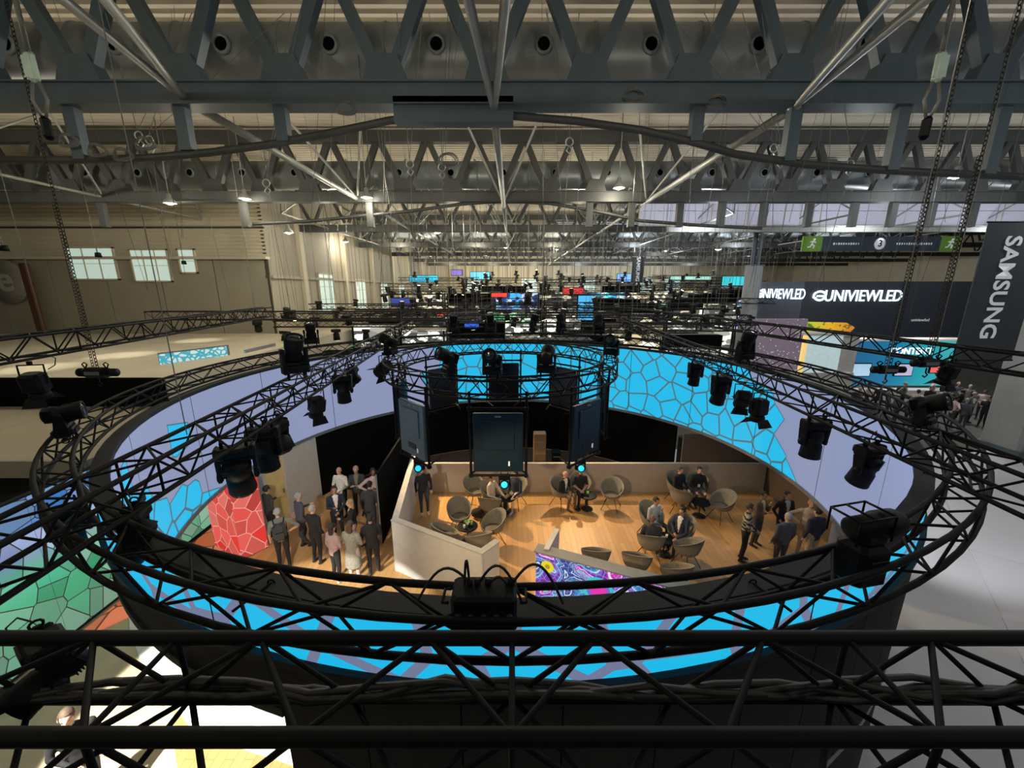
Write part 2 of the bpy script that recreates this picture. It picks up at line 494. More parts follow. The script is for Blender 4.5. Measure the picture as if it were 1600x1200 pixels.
def ring_truss(label, C, R, w, h, z, n, r, rb, near=None, group=None, seg=96):
    """circular box truss; near(angle) tells which braces are parts of their own"""
    m = M['truss']
    t = thing('ring_truss', label, 'truss', (C[0], C[1], z), 0, group)
    cs = [(R - w / 2, h / 2), (R + w / 2, h / 2), (R + w / 2, -h / 2), (R - w / 2, -h / 2)]
    for rr, zz in cs:
        MB().path([(rr * math.sin(2 * PI * k / seg), rr * math.cos(2 * PI * k / seg), zz) for k in range(seg)], r, 8, closed=True).build('ring_chord', m, t)
    P = lambda q, a: (q[0] * math.sin(a), q[0] * math.cos(a), q[1])
    rest = MB(); st = 2 * PI / n
    for f in range(4):
        a, b = cs[f], cs[(f + 1) % 4]
        for i in range(n):
            q0, q1 = (a, b) if (i + f) % 2 == 0 else (b, a)
            A, B = P(q0, i * st), P(q1, (i + 1) * st)
            if near is None or near((i + .5) * st): bar('brace', A, B, rb, m, t)
            else: rest.tube(A, B, rb, n=4, cap=False)
    if rest.v:
        o = rest.build('brace_lattice', m, t); o['kind'] = 'stuff'
    return t

# ------------------------------------------------------------------ stage lights
_mh = {}
def mh_meshes():
    if _mh: return _mh
    _mh['base'] = MB().box((0, 0, -0.16), (0.40, 0.28, 0.13), bev=0.03).box((0, 0.145, -0.16), (0.26, 0.02, 0.09)).box((0.19, 0, -0.16), (0.06, 0.2, 0.17), bev=0.02).box((-0.19, 0, -0.16), (0.06, 0.2, 0.17), bev=0.02).mesh('light_base', M['black'])
    c = MB()
    for s in (-1, 1):
        c.box((s * 0.13, 0, -0.065), (0.035, 0.05, 0.09)); c.path([(s * 0.13, 0.045 * math.cos(a), -0.005 + 0.04 * math.sin(a)) for a in [PI * (-0.35 + 1.7 * k / 8) for k in range(9)]], 0.012, 5)
    _mh['clamp'] = c.mesh('clamp', M['truss'])
    y = MB().box((0, 0, -0.25), (0.42, 0.17, 0.06), bev=0.02).tube((0, 0, -0.22), (0, 0, -0.26), 0.1, n=12)
    for s in (-1, 1):
        y.add([(s * .175, -.085, -.24), (s * .215, -.085, -.24), (s * .215, .085, -.24), (s * .175, .085, -.24),
               (s * .175, -.05, -.53), (s * .215, -.05, -.53), (s * .215, .05, -.53), (s * .175, .05, -.53)],
              [(0, 1, 2, 3), (4, 7, 6, 5), (0, 4, 5, 1), (1, 5, 6, 2), (2, 6, 7, 3), (3, 7, 4, 0)])
        y.tube((s * .165, 0, -.47), (s * .225, 0, -.47), .055, n=10)
    _mh['yoke'] = y.mesh('yoke', M['black'])
    hd = MB().lathe([(0.10, 0.22), (0.135, 0.19), (0.145, 0.06), (0.13, 0.03), (0.13, -0.03), (0.15, -0.06), (0.16, -0.25), (0.165, -0.29), (0.14, -0.29), (0.13, -0.27)], 16)
    for k in range(5): hd.box((0, 0, 0.08 + k * 0.025), (0.30, 0.20, 0.008))
    hd.box((0, 0, 0.1), (0.22, 0.22, 0.16), bev=0.03)
    _mh['head'] = hd.mesh('light_head', M['black'])
    ln = MB().lathe([(0.0, -0.300), (0.06, -0.295), (0.125, -0.275), (0.125, -0.268)], 16)
    _mh['lens'] = ln.mesh('lens', M['lens']); _mh['lens_c'] = ln.mesh('lit_lens', M['lens_cyan'])
    _mh['tail'] = MB().path([(0.15, 0.1, -0.16), (0.22, 0.16, -0.1), (0.26, 0.15, 0.02), (0.2, 0.08, 0.1), (0.1, 0.02, 0.06)], 0.008, 5).mesh('power_tail', M['cable'])
    # box-bodied profile / flood
    _mh['bracket'] = MB().path([(-.17, 0, -.38), (-.17, 0, -.06), (.17, 0, -.06), (.17, 0, -.38)], 0.014, 6).box((0, 0, -.03), (.05, .05, .07)).mesh('bracket', M['truss'])
    fb = MB().box((0, 0, 0.02), (0.30, 0.26, 0.34), bev=0.04).lathe([(0.10, -0.14), (0.13, -0.16), (0.15, -0.26), (0.13, -0.26), (0.12, -0.2)], 14)
    for k in range(4): fb.box((0, 0.135, -0.08 + k * 0.07), (0.24, 0.02, 0.015))
    for sy in (-1, 1): fb.add([(-.13, sy * .12, -.22), (.13, sy * .12, -.22), (.17, sy * .21, -.36), (-.17, sy * .21, -.36), (-.13, sy * .13, -.22), (.13, sy * .13, -.22), (.17, sy * .22, -.36), (-.17, sy * .22, -.36)], [(0, 1, 2, 3), (7, 6, 5, 4), (0, 4, 5, 1), (2, 6, 7, 3)])
    _mh['flood'] = fb.mesh('lamp_housing', M['black'])
    return _mh

def moving_head(label, loc, pan=0.0, tilt=0.5, scale=1.0, up=False, lit=False, group=None, kind='moving'):
    g = mh_meshes()
    t = thing('moving_head_light' if kind == 'moving' else 'flood_light', label, 'stage light', loc, pan, group)
    if up: t.rotation_euler = (PI, 0, pan)
    t.scale = (scale,) * 3
    if kind == 'moving':
        link('clamp', g['clamp'], t); link('light_base', g['base'], t); link('yoke', g['yoke'], t); link('power_tail', g['tail'], t)
        h = link('light_head', g['head'], t); h.location = (0, 0, -0.47)
    else:
        link('bracket', g['bracket'], t); link('power_tail', g['tail'], t)
        h = link('lamp_housing', g['flood'], t); h.location = (0, 0, -0.38)
    h.rotation_euler = (tilt, 0, 0)
    link('lens', g['lens_c'] if lit else g['lens'], h)
    return t

def chain_mesh(p0, p1, link_len=0.085, r=0.008):
    p0, p1 = Vector(p0), Vector(p1); d = p1 - p0; L = d.length; n = int(L / (link_len * 0.78)); mb = MB()
    q = d.to_track_quat('Z', 'Y')
    for i in range(n):
        c = p0 + d * ((i + .5) / n); pts = []
        for k in range(8):
            a = 2 * PI * k / 8; x, z = 0.024 * math.cos(a), (link_len / 2) * math.sin(a)
            v = Vector((x, 0, z)) if i % 2 else Vector((0, x, z))
            pts.append(c + q @ v)
        mb.path(pts, r, 4, closed=True)
    return mb

def chain_hoist(label, base, top_z, sag=0.0, s=1.0):
    base = Vector(base)
    t = thing('chain_hoist', label, 'hoist', base)
    MB().box((0, 0, 0.12 * s), (0.56 * s, 0.22 * s, 0.2 * s), bev=0.05).tube((-0.36 * s, 0, .12 * s), (-.26 * s, 0, .12 * s), .09 * s, n=12).tube((.26 * s, 0, .12 * s), (.4 * s, 0, .12 * s), .085 * s, n=12).build('motor_body', M['black'], t)
    for sx in (-.22, .22):
        MB().path([(sx * s, 0, .2 * s), (sx * s - .05, 0, .29 * s), (sx * s, 0, .33 * s), (sx * s + .05, 0, .29 * s), (sx * s, 0, .2 * s)], .012, 5).build('lifting_eye', M['truss'], t)
    MB().box((0, -.115 * s, .12 * s), (.3 * s, .01, .07 * s)).build('name_plate', M['rim'], t)
    MB().path([(0, 0, 0), (0, 0, -.08), (.04, 0, -.12), (0, 0, -.16), (-.04, 0, -.13)], .012, 5).build('hook', M['truss'], t)
    ch = chain_mesh((0.03, 0, .2 * s), (0.03, 0, top_z - base.z)); ch.build('chain', M['chain'], t)
    ch = chain_mesh((-.05, 0, .2 * s), (-.02, 0, min(top_z - base.z, 3.2)), 0.07, 0.006); ch.build('chain', M['chain'], t)
    MB().path([(0.03, 0, top_z - base.z), (0.03, 0, top_z - base.z + .1), (.08, 0, top_z - base.z + .16), (.03, 0, top_z - base.z + .22), (-.02, 0, top_z - base.z + .17)], .02, 6).build('hook', M['zinc'], t)
    return t

# ================================================================== THE HALL
RC = Vector((0.0, 10.15, 0))          # centre of the round stand
ZB, ZT, ZD = 11.5, 14.0, 14.6          # girder bottom, girder top, roof deck

# ---- floors
o = MB().box((8, 40, -0.08), (120, 112, 0.1)).build('floor', M['carpet']); struct(o)
wood = wood_floor_mat()
pale_wood = mat('pale_oak_floor', (0.56, 0.47, 0.31), 0.5, 0, 0.10, 2.0)
o = MB().prism([(RC.x + 7.62 * math.sin(2 * PI * k / 96), RC.y + 7.62 * math.cos(2 * PI * k / 96)) for k in range(95, -1, -1)], -0.03, 0.0).build('floor_lounge', wood); struct(o)
o = MB().box((-15, 3.6, -0.022), (29.9, 12.6, 0.03)).build('floor_entrance', pale_wood); struct(o)
o = MB().box((14, 7.5, -0.026), (28, 20, 0.03)).build('floor_showroom', mat('white_stand_floor', (0.56, 0.55, 0.57), 0.5, 0, 0.05, 0.4)); struct(o)
fs = o
slab = MB().box((0, 0, 0), (4.58, 4.58, 0.02)).mesh('floor_panel', [mat('white_floor_panel', (0.60, 0.58, 0.61), 0.45, 0, 0.04, 0.4)])
ca, sa = math.cos(math.radians(51)), math.sin(math.radians(51))
for i in range(-4, 6):
    for j in range(-4, 6):
        c = Vector((13.3 + (i * 4.6 + 2.3) * ca - (j * 4.6 + 2.3) * sa, 10.1 + (i * 4.6 + 2.3) * sa + (j * 4.6 + 2.3) * ca, -0.004))
        if not (6 < c.x < 24.5 and 0.5 < c.y < 14): continue
        far = min((c + Vector((dx * ca - dy * sa, dx * sa + dy * ca, 0)) - RC).length for dx in (-2.3, 0, 2.3) for dy in (-2.3, 0, 2.3))
        if far < 7.9: continue
        p = link('floor_panel', slab, fs); p.location = c; p.rotation_euler = (0, 0, math.radians(51))

o = MB().box((8.0, 11.2, -0.006), (3.0, 5.2, 0.04)).build('floor_side_bay', wood); struct(o)
o = MB().prism([(RC.x + 7.5 * math.sin(a), RC.y + 7.5 * math.cos(a)) for a in [math.radians(62.5 - 125 * k / 40) for k in range(41)]], 0.0, 0.012).build('floor_back_room', mat('dim_brown_floor', (0.05, 0.03, 0.02), 0.9)); struct(o)  # dark sheet laid over the wood to dim the floor behind the low wall
rp_ = [gp(*q) for q in ((196, 900), (250, 980), (310, 1035), (470, 1085), (560, 1150), (470, 1200), (365, 1167), (300, 1140), (265, 1096), (222, 1040), (203, 985))]
o = MB().prism([(p.x, p.y) for p in reversed(rp_)], 0.0, 0.014).build('floor_white_runner', mat('white_runner', (0.80, 0.80, 0.76), 0.6)); struct(o)

# ---- roof deck: folded sheet, ribs run across the hall
mb = MB(); vs = []; fsx = []; y = -2.0; k = 0
while y < 94:
    for z in ((0, 0), (0.10, 0), (0.16, 0.08), (0.30, 0.08)):
        vs.append((-50, y + z[0], ZD + z[1])); vs.append((64, y + z[0], ZD + z[1]))
    y += 0.36
for i in range(len(vs) // 2 - 1): fsx.append((2 * i, 2 * i + 1, 2 * i + 3, 2 * i + 2))
mb.add(vs, fsx); o = mb.build('ceiling', M['deck']); struct(o)

# ---- left front wall: ribbed cream cladding above a ledge, plain panels below
mb = MB(); z = 9.25; vs = []
while z < 14.5:
    for dz, dy in ((0, 0), (0.07, 0), (0.11, -0.05), (0.18, -0.05)): vs += [(-50, 26 + dy, z + dz), (-15.3, 26 + dy, z + dz)]
    z += 0.22
mb.add(vs, [(2 * i, 2 * i + 1, 2 * i + 3, 2 * i + 2) for i in range(len(vs) // 2 - 1)])
wl = mb.build('wall_left', M['cream']); struct(wl)
panel = MB().box((0, 0, 4.6), (3.40, 0.12, 9.2)).mesh('wall_panel', M['creamlow'])
for i in range(10): p = link('wall_panel', panel, wl); p.location = (-17.05 - i * 3.46, 26.06, 0)
MB().box((-32.6, 25.85, 9.22), (34.8, 0.5, 0.16)).build('ledge', M['tan'], wl)
MB().box((-32.6, 25.9, 11.0), (34.8, 0.12, 0.10)).build('rail', M['girder2'], wl)
# receding side wall and far wall
mb = MB().box((-15.4, 59, 4.0), (0.2, 66, 8.0))
mb.box((-15.35, 59, 8.1), (0.5, 66, 0.2))
o = mb.build('wall_side', mat('dull_cream_wall', (.40, .36, .27), .75, 0, .06, .3)); struct(o)
MB().box((-15.45, 59, 11.3), (0.2, 66, 6.2)).build('upper_cladding', M['creamlow'], o)
for k in range(9): MB().box((-15.2, 30 + k * 7.5, 7.2), (0.3, 0.5, 14.4)).build('pilaster', M['tan'], o)
farw = MB().box((25, 92, 7.2), (82, 0.3, 14.5)).build('wall_far', mat('warm_far_wall', (0.66, 0.60, 0.44), 0.7, 0, 0.06, 0.2)); struct(farw)
for k in range(13): MB().box((-12 + k * 6.4, 91.7, 7.2), (0.7, 0.3, 14.4)).build('pilaster', M['tan'], farw)
o = MB().box((63, 45, 7.2), (0.3, 96, 14.5)).build('wall_right', M['cream']); struct(o)

def window_or_reflection(n, c, w, h, axis, nx=2, ny=2, glass=None):
    fr = MB(); d = 0.12
    def bx(u, v, su, sv):
        if axis == 'y': return ((c[0] + u, c[1], c[2] + v), (su, d, sv))
        return ((c[0], c[1] + u, c[2] + v), (d, su, sv))
    for u in (-w / 2, w / 2): fr.box(*bx(u, 0, 0.09, h + .09))
    for v in (-h / 2, h / 2): fr.box(*bx(0, v, w + .09, 0.09))
    for i in range(1, nx): fr.box(*bx(-w / 2 + w * i / nx, 0, 0.05, h))
    o = fr.build('window_or_reflection_%d' % n, M['tan']); struct(o)
    for i in range(nx):
        for j in range(ny):
            s = bx(-w / 2 + w * (i + .5) / nx, -h / 2 + h * (j + .5) / ny, w / nx - .06, h / ny - .03)
            ss = [s[1][0], s[1][1], s[1][2]]; ss[1 if axis == 'y' else 0] = 0.03
            MB().box(s[0], ss).build('pane', glass or M['windowlit'], o)
window_or_reflection(1, gy(145, 412, 25.9).xyz, 2.9, 1.9, 'y', 3, 2)  # these first three stand in for reflections, modelled as lit panes on the wall
window_or_reflection(2, gy(236, 415, 25.9).xyz, 2.3, 1.9, 'y', 3, 2)
window_or_reflection(3, gy(293, 408, 25.9).xyz, 1.0, 1.4, 'y', 1, 2)
wn = 4
for yy, zz in ((33.5, 8.9), (41, 8.6), (48.5, 8.4), (56, 8.2)):
    window_or_reflection(wn, (-15.2, yy, zz - 1.9), 2.6, 3.0, 'x', 3, 3); wn += 1
for xx in (-8.8, 3.9, 16.8, 29.6, 36, 48.8):
    window_or_reflection(wn, (xx, 91.75, 8.0), 3.6, 3.0, 'y', 3, 2); wn += 1

window_or_reflection(wn, (27.5, 29.3, 12.55), 37.5, 1.9, 'y', 15, 2, M['sky'])

# ---- roof girders
def big_girder(Y, label, parts, x0=-38, x1=46, step=2.2, m=None):
    m = m or M['girder']
    t = thing('roof_girder', label, 'girder', (0, Y, ZB))
    H = ZT - ZB; xo = gy(605, 140, 10).x if parts else 0.3
    nodes = []
    x = xo - step * math.floor((xo - x0) / step)
    while x < x1: nodes.append(x); x += step
    MB().box(((x0 + x1) / 2, 0, 0), (x1 - x0, 0.34, 0.40)).box(((x0 + x1) / 2, 0, 0.21), (x1 - x0, 0.5, 0.03)).box(((x0 + x1) / 2, 0, -0.21), (x1 - x0, 0.5, 0.03)).build('bottom_chord', m, t)
    MB().box(((x0 + x1) / 2, 0, H), (x1 - x0, 0.40, 0.45)).build('top_chord', m, t)
    jm = MB()
    gus = MB().add([(-.52, -.16, .16), (.52, -.16, .16), (.30, -.16, .75), (-.30, -.16, .75), (-.52, .16, .16), (.52, .16, .16), (.30, .16, .75), (-.30, .16, .75)],
                   [(0, 1, 2, 3), (5, 4, 7, 6), (1, 5, 6, 2), (4, 0, 3, 7), (3, 2, 6, 7), (0, 4, 5, 1)]).mesh('gusset_plate', m) if parts else None
    for x in nodes:
        if parts:
            g = link('gusset_plate', gus, t); g.location = (x, 0, 0)
        for s in (-1, 1):
            A, B = (x + s * 0.14, 0, 0.4), (x + s * step / 2, 0, H)
            if parts: flatbar('diagonal', A, B, 0.26, 0.22, m, t)
            else: jm.tube(A, B, 0.12, n=4, cap=False)
    if not parts: jm.build('lattice', m, t)
    return t
g1 = big_girder(10, 'nearest slate grey roof girder with wide gusset plates in front of round duct', True)
gl = [(0, 250), (110, 250), (230, 247), (330, 238), (420, 226), (520, 207), (610, 188), (700, 181), (800, 181), (900, 189), (1000, 203), (1080, 221), (1150, 241), (1260, 257), (1400, 267), (1600, 276)]
MB().path([gy(x, y, 10.02) - Vector((0, 10, ZB)) for x, y in gl], 0.085, 8).build('arched_tie', M['girder2'], g1)
a, b = gy(617, 160, 10), gy(802, 160, 10)
MB().box(((a.x + b.x) / 2, -0.02, -0.30), (b.x - a.x, 0.30, 0.5)).build('centre_plate', M['girder'], g1)
for px, py in ((295, 236), (1085, 222), (1230, 253), (1390, 267), (1540, 273), (445, 222), (130, 250)):
    q = gy(px, py, 10); flatbar('hanger', (q.x, 0, q.z - ZB), (q.x, 0, -0.15), 0.26, 0.2, M['girder'], g1)
g2 = big_girder(20, 'second roof girder behind the first, over the middle duct', True, -32, 40, 2.2, M['girder2'])
gl = [(395, 350), (480, 346), (560, 338), (640, 330), (730, 318), (790, 314), (860, 318), (930, 330), (1000, 345), (1090, 352), (1190, 357)]
MB().path([gy(x, y, 20.02) - Vector((0, 20, ZB)) for x, y in gl], 0.08, 6).build('arched_tie', M['girder2'], g2)
for px in (165, 385, 580, 920, 985, 1060, 1125, 1190, 1260, 1330, 1390, 1450, 1515):
    q = gy(px, 352, 20); flatbar('hanger', (q.x, 0, -1.3), (q.x, 0, -0.15), 0.3, 0.22, M['girder2'], g2)
for k, w in enumerate(('third', 'fourth', 'fifth', 'sixth', 'seventh')):
    big_girder(30 + 11 * k, w + ' roof girder counted back from the nearest one', False, -15 if k else -15, 60, 2.4, M['girder2'])
# long beam on the right half under the second girder
t = thing('skylight_beam', 'long pale beam below the skylights on the right of the hall', 'beam', (0, 27, 0))
a, b = gy(1190, 359, 27), gy(1640, 357, 27)
MB().box(((a.x + b.x) / 2, 0, a.z), (b.x - a.x + 12, 0.35, 0.30)).build('beam_web', M['tube'], t)
MB().box(((a.x + b.x) / 2, 0, a.z + 0.19), (b.x - a.x + 12, 0.5, 0.05)).build('beam_flange', M['tube'], t)

# ---- ducts
def duct(Y, z, r, label, x0=-34, x1=40, noz=True):
    t = thing('air_duct', label, 'duct', (0, Y, z))
    mb = MB().tube((x0, 0, 0), (x1, 0, 0), r, n=28); mb.build('duct_body', M['duct'], t)
    x = gy(532, 74, Y).x; step = gy(690, 74, 11.4).x - gy(532, 74, 11.4).x
    x -= step * math.floor((x - x0 - 1) / step)
    sm = MB().lathe([(r + .004, -.03), (r + .02, -.02), (r + .02, .02), (r + .004, .03)], 28, M4=Matrix.Rotation(PI / 2, 4, 'Y')).mesh('duct_seam', M['duct'])
    nz = MB(); R4 = Matrix.Rotation(math.radians(-72), 4, 'X')
    nz.lathe([(0.21, r - .03), (0.21, r + .03), (0.15, r + .05), (0.14, r + .02), (0.14, r + .0)], 16, M4=Matrix.Rotation(math.radians(92), 4, 'X'))
    nzm = nz.mesh('air_nozzle', M['duct'])
    nh = MB().lathe([(0.0, r + .022), (0.139, r + .020), (0.139, r + .0)], 14, M4=Matrix.Rotation(math.radians(92), 4, 'X')).mesh('nozzle_mouth', M['blackm'])
    while x < x1 - 1:
        if noz:
            q = link('air_nozzle', nzm, t); q.location = (x, 0, 0)
            h = link('nozzle_mouth', nh, q)
        s = link('duct_seam', sm, t); s.location = (x + step / 2, 0, 0)
        x += step
    return t
duct(11.45, 12.9, 0.70, 'large galvanised air duct with round nozzles along the nearest girder')
duct(21.3, 12.75, 0.63, 'second galvanised air duct, behind the nearest one and the arched tie')
duct(41.6, 12.75, 0.63, 'distant galvanised air duct above the far truss tangle', x0=-15, noz=False)

# ---- pale tubes running the length of the hall and their raking pairs
for (px, py), (ux0, ux1), lab in (((290, 155), (100, 165), 'pale roof tube on the left of the ceiling with two raking arms'),
                                  ((772, 172), (732, 790), 'pale roof tube over the middle of the hall with two raking arms'),
                                  ((1242, 166), (1388, 1445), 'pale roof tube on the right of the ceiling with two raking arms')):
    p = gy(px, py, 10.0); t = thing('roof_tube', lab, 'tube', (p.x, 10, p.z))
    for k in range(6):
        MB().tube((0, 0.3 + k * 10.3, -0.02), (0, 0.3 + (k + 1) * 10.3, -0.02), 0.10 if k == 0 else 0.08, n=10).build('tube_length', M['tube'], t)
    for ux in (ux0, ux1):
        q = gy(ux, 0, 6.4); d = (q - p) * 1.9
        bar('raking_arm', (0, 0, 0), d, 0.075, M['tube'], t, 10)
    MB().ball((0, 0, 0), 0.15).build('node', M['tube'], t)
    for yy in (10.0, 20.6, 31):
        for sx in (-1.6, 1.6): bar('raking_arm', (0, yy, 0), (sx, yy + 3.2, ZT - p.z), 0.05, M['tube'], t, 6)
        for sx in (-1.6, 1.6): bar('raking_arm', (0, yy, 0), (sx, yy - 3.2, ZT - p.z), 0.05, M['tube'], t, 6)
for k, (x, y0) in enumerate(((-19, 14), (-13, 24), (12.5, 24), (19.5, 24), (26, 24), (32.5, 24))):
    t = thing('roof_brace_frame', ['pale brace frame at the left edge of the ceiling', 'pale brace frame left of the middle above the truss tangle', 'pale brace frame just right of the middle of the roof', 'pale brace frame beside the column top', 'pale brace frame above the hanging green sign', 'pale brace frame in the upper right corner of the roof'][k], 'brace', (x, y0, ZB))
    for i in range(5):
        yy = i * 6.0
        bar('brace_bar', (0, yy, 0), (0, yy + 6, 0), 0.06, M['tube'], t, 6)
        bar('brace_bar', (0, yy, 0), (1.5, yy + 3, 2.4), 0.045, M['tube'], t, 6)
        bar('brace_bar', (0, yy + 6, 0), (1.5, yy + 3, 2.4), 0.045, M['tube'], t, 6)
        bar('brace_bar', (0, yy, 0), (-1.5, yy + 3, 2.4), 0.045, M['tube'], t, 6)

# ---- skylights on the right
for k, (x, y, w, d) in enumerate(((14, 26.5, 9, 3.0), (25, 26.5, 10, 3.0), (36.5, 26.5, 10, 3.0), (16, 37, 12, 3.5), (30, 37, 12, 3.5), (10, 48, 10, 3.5), (24, 48, 12, 3.5))):
    t = thing('skylight', ['daylit skylight strip above the column top', 'daylit skylight strip above the hanging green sign', 'daylit skylight strip at the far right of the roof', 'second-row skylight strip left of the green sign', 'second-row skylight strip behind the green sign', 'third-row skylight strip near the middle of the roof', 'third-row skylight strip on the right'][k], 'skylight', (x, y, ZD - 0.12))
    MB().box((0, 0, 0.02), (w, d, 0.04)).build('pane', M['sky'], t)
    fr = MB()
    for sx in (-w / 2, w / 2): fr.box((sx, 0, 0), (0.12, d, 0.14))
    for i in range(4): fr.box((0, -d / 2 + d * i / 3, -0.01), (w, 0.10, 0.12))
    fr.build('frame', M['tube'], t)

# ---- lamps under the roof
def high_bay(px, py, Y, label, e=260):
    p = gy(px, py, Y)
    t = thing('high_bay_lamp', label, 'lamp', p)
    MB().lathe([(0.05, 0.42), (0.09, 0.40), (0.10, 0.25), (0.22, 0.12), (0.26, 0.0), (0.24, 0.0), (0.2, 0.1)], 14).build('lamp_shade', M['tube'], t)
    MB().ball((0, 0, 0.05), (0.17, 0.17, 0.12)).build('bulb', M['lamp'], t)
    MB().tube((0, 0, 0.4), (0, 0, ZD - p.z), 0.02, n=5).build('stem', M['tube'], t)
    hall_point_light(p.x, p.y, p.z - 0.2, e * 2.5)
high_bay(967, 294, 19, 'bright warm lamp right of the middle tube under the second girder')
high_bay(1493, 277, 18, 'bright warm lamp at the right, left of the banner top')
high_bay(383, 311, 19.4, 'warm lamp at the left below the second duct, near the ribbed wall', 240)
high_bay(573, 309, 19.4, 'warm lamp at the end of the left pale roof tube')
high_bay(266, 318, 19.4, 'warm lamp in front of the ribbed cream wall', 240)
high_bay(451, 364, 24, 'warm lamp just right of the cream wall corner', 110)
for i, (px, py, Y) in enumerate(((683, 364, 33), (746, 362, 33), (1122, 390, 36), (646, 383, 42), (790, 387, 46), (540, 378, 36), (870, 390, 50), (1040, 392, 50), (705, 396, 58), (960, 398, 58))):
    o = high_bay(px, py, Y, 'small warm lamp glowing among the far roof girders', 420)
for ob in [x for x in COL.objects if x.name.startswith('high_bay_lamp') and 'small warm' in x.get('label', '')]: ob['group'] = 'far roof lamps'

# ---- column, pillar
t = thing('hall_column', 'round grey concrete column with slim steel post on top', 'column', (17.6, 30, 0))
MB().lathe([(0.62, 0), (0.60, 0.05), (0.56, 8.9), (0.50, 8.95)], 24).build('concrete_shaft', M['concrete'], t)
for dx, dy in ((-.2, 0), (.2, 0), (0, .2)): bar('steel_post', (dx, dy, 8.9), (dx * 1.3, dy * 1.3, 11.4), 0.12, M['girder'], t, 10)
MB().box((0, 0, 8.98), (0.9, 0.9, 0.1)).build('cap_plate', M['girder'], t)
t = thing('hall_pillar', 'broad pale grey pillar below the big banner at the right edge', 'pillar', (23.9, 17.4, 0))
MB().box((0, 0, 5.75), (2.3, 1.6, 11.4), bev=0.12).build('pillar_shaft', M['concrete'], t)
MB().box((0, 0, 0.12), (2.5, 1.8, 0.24)).build('plinth', M['girder'], t)

# ---- suspension wires
def wire(x, y, z0, z1, r, label, dx=0.0, group=None):
    o = MB().tube((0, 0, 0), (dx, 0, z1 - z0), r, n=4).build('suspension_wire', M['wire'])
    o.location = (x, y, z0); tag(o, label, 'wire', group)
rw = random.Random(3)
for i in range(34):
    x = rw.uniform(-15, 20); y = rw.uniform(15, 24); 
    wire(x, y, rw.uniform(5.8, 7.5), ZD, 0.008, 'thin steel wire hanging from the middle girders to the trusses', rw.uniform(-.8, .8), 'wires of the middle girders')
for i in range(44):
    y = rw.uniform(28, 62); x = rw.uniform(-14, 0.75 * y)
    wire(x, y, rw.uniform(5, 7), ZD, 0.012, 'thin steel wire hanging among the far trusses', 0, 'wires over the far trusses')
for i in range(26):
    x = rw.uniform(-13, 13); y = rw.uniform(9.2, 13.2)
    wire(x, y, rw.uniform(7.3, 9.6), ZD, 0.006, 'thin steel wire hanging close by under the nearest girder', rw.uniform(-1.2, 1.2), 'wires of the nearest girder')
# bridles: two wires from girder one to a ring, then a drop wire
for k, (px0, px1, pxm, pym, Y) in enumerate(((165, 300, 215, 205, 10.4), (445, 290, 232, 212, 10.4), (455, 470, 415, 280, 10.8), (660, 620, 640, 250, 11), (855, 905, 890, 215, 10.6), (1045, 1100, 1210, 225, 10.6), (1160, 1190, 1222, 238, 10.8), (700, 720, 690, 255, 11), (1300, 1450, 1330, 250, 10.8))):
    a, b, m_ = gy(px0, 20, 9.6), gy(px1, 20, 9.6), gy(pxm, pym, Y)
    t = thing('rigging_bridle', ['wire bridle at far left under the nearest girder', 'wire bridle running to the coiled cables at left', 'wire bridle crossing the left pale tube', 'wire bridle left of the centre plate', 'wire bridle right of the centre plate', 'wire bridle slanting to the right of the arched tie', 'wire bridle ending in a zinc shackle at right', 'wire bridle under the centre plate', 'wire bridle above the right pale tube'][k], 'wire', m_)
    for e in (a, b): bar('wire_leg', (0, 0, 0), e - m_, 0.008, M['wire'], t, 4)
    MB().path([(0.09 * math.cos(2 * PI * j / 12), 0, 0.09 * math.sin(2 * PI * j / 12) - .09) for j in range(12)], 0.014, 5, closed=True).build('ring', M['zinc'], t)
    MB().path([(0, 0, -.18), (.07, .02, -.26), (0.02, 0, -.36), (-.07, 0, -.28), (0, 0, -.18)], 0.016, 5).build('shackle', M['zinc'], t)
    bar('wire_leg', (0, 0, -.34), (rw.uniform(-.2, .2), rw.uniform(0, 1), -3.2), 0.007, M['wire'], t, 4)
for k, (px, py) in enumerate(((105, 220), (150, 235), (190, 242), (225, 225), (540, 170), (700, 250), (1120, 160), (990, 150))):
    c = gy(px, py, 9.8); mb = MB()
    for r in (0.20, 0.16, 0.23): mb.path([(r * math.cos(2 * PI * j / 18), 0.05 * math.sin(4 * PI * j / 18 + r * 9), 0.6 * r * math.sin(2 * PI * j / 18)) for j in range(18)], 0.012, 5, closed=True)
    o = mb.build('cable_coil', M['wire']); o.location = c
    tag(o, ['coiled cable hung at far left below the nearest girder', 'second coiled cable from the left below the girder', 'coiled cable left of the wire bridle', 'coiled cable hung beside the zinc shackles at left', 'coiled cable left of the centre plate', 'coiled cable under the centre plate', 'coiled cable right of centre below the girder chord', 'round cable coil on the nearest girder right of centre'][k], 'cable')
# big lifting slings at the two upper corners
for px, lab in ((1467, 'pale green rigging hook block at upper right above the long chain'), (50, 'zinc rigging hook block at the upper left corner')):
    Y = 7.2; c = gy(px, 105, Y); t = thing('hook_block', lab, 'hook', c)
    MB().box((0, 0, 0), (0.16, 0.1, 0.42), bev=0.04).box((0, -.03, 0), (0.2, 0.02, 0.3)).build('block_body', mat('pale_green_paint', (0.42, 0.55, 0.47), 0.5), t)
    MB().path([(0, 0, .2), (0, 0, 1.4)], 0.035, 6).build('sling', M['wire'], t)
    for s in (-1, 1): MB().path([(s * .05, 0, -.2), (s * .12, 0, -.45), (s * .03, 0, -.7)], 0.022, 6).build('sling_leg', M['wire'], t)
    MB().box((0, 0, -.85), (0.14, 0.14, 0.34), bev=0.05).build('swivel', M['black'], t)

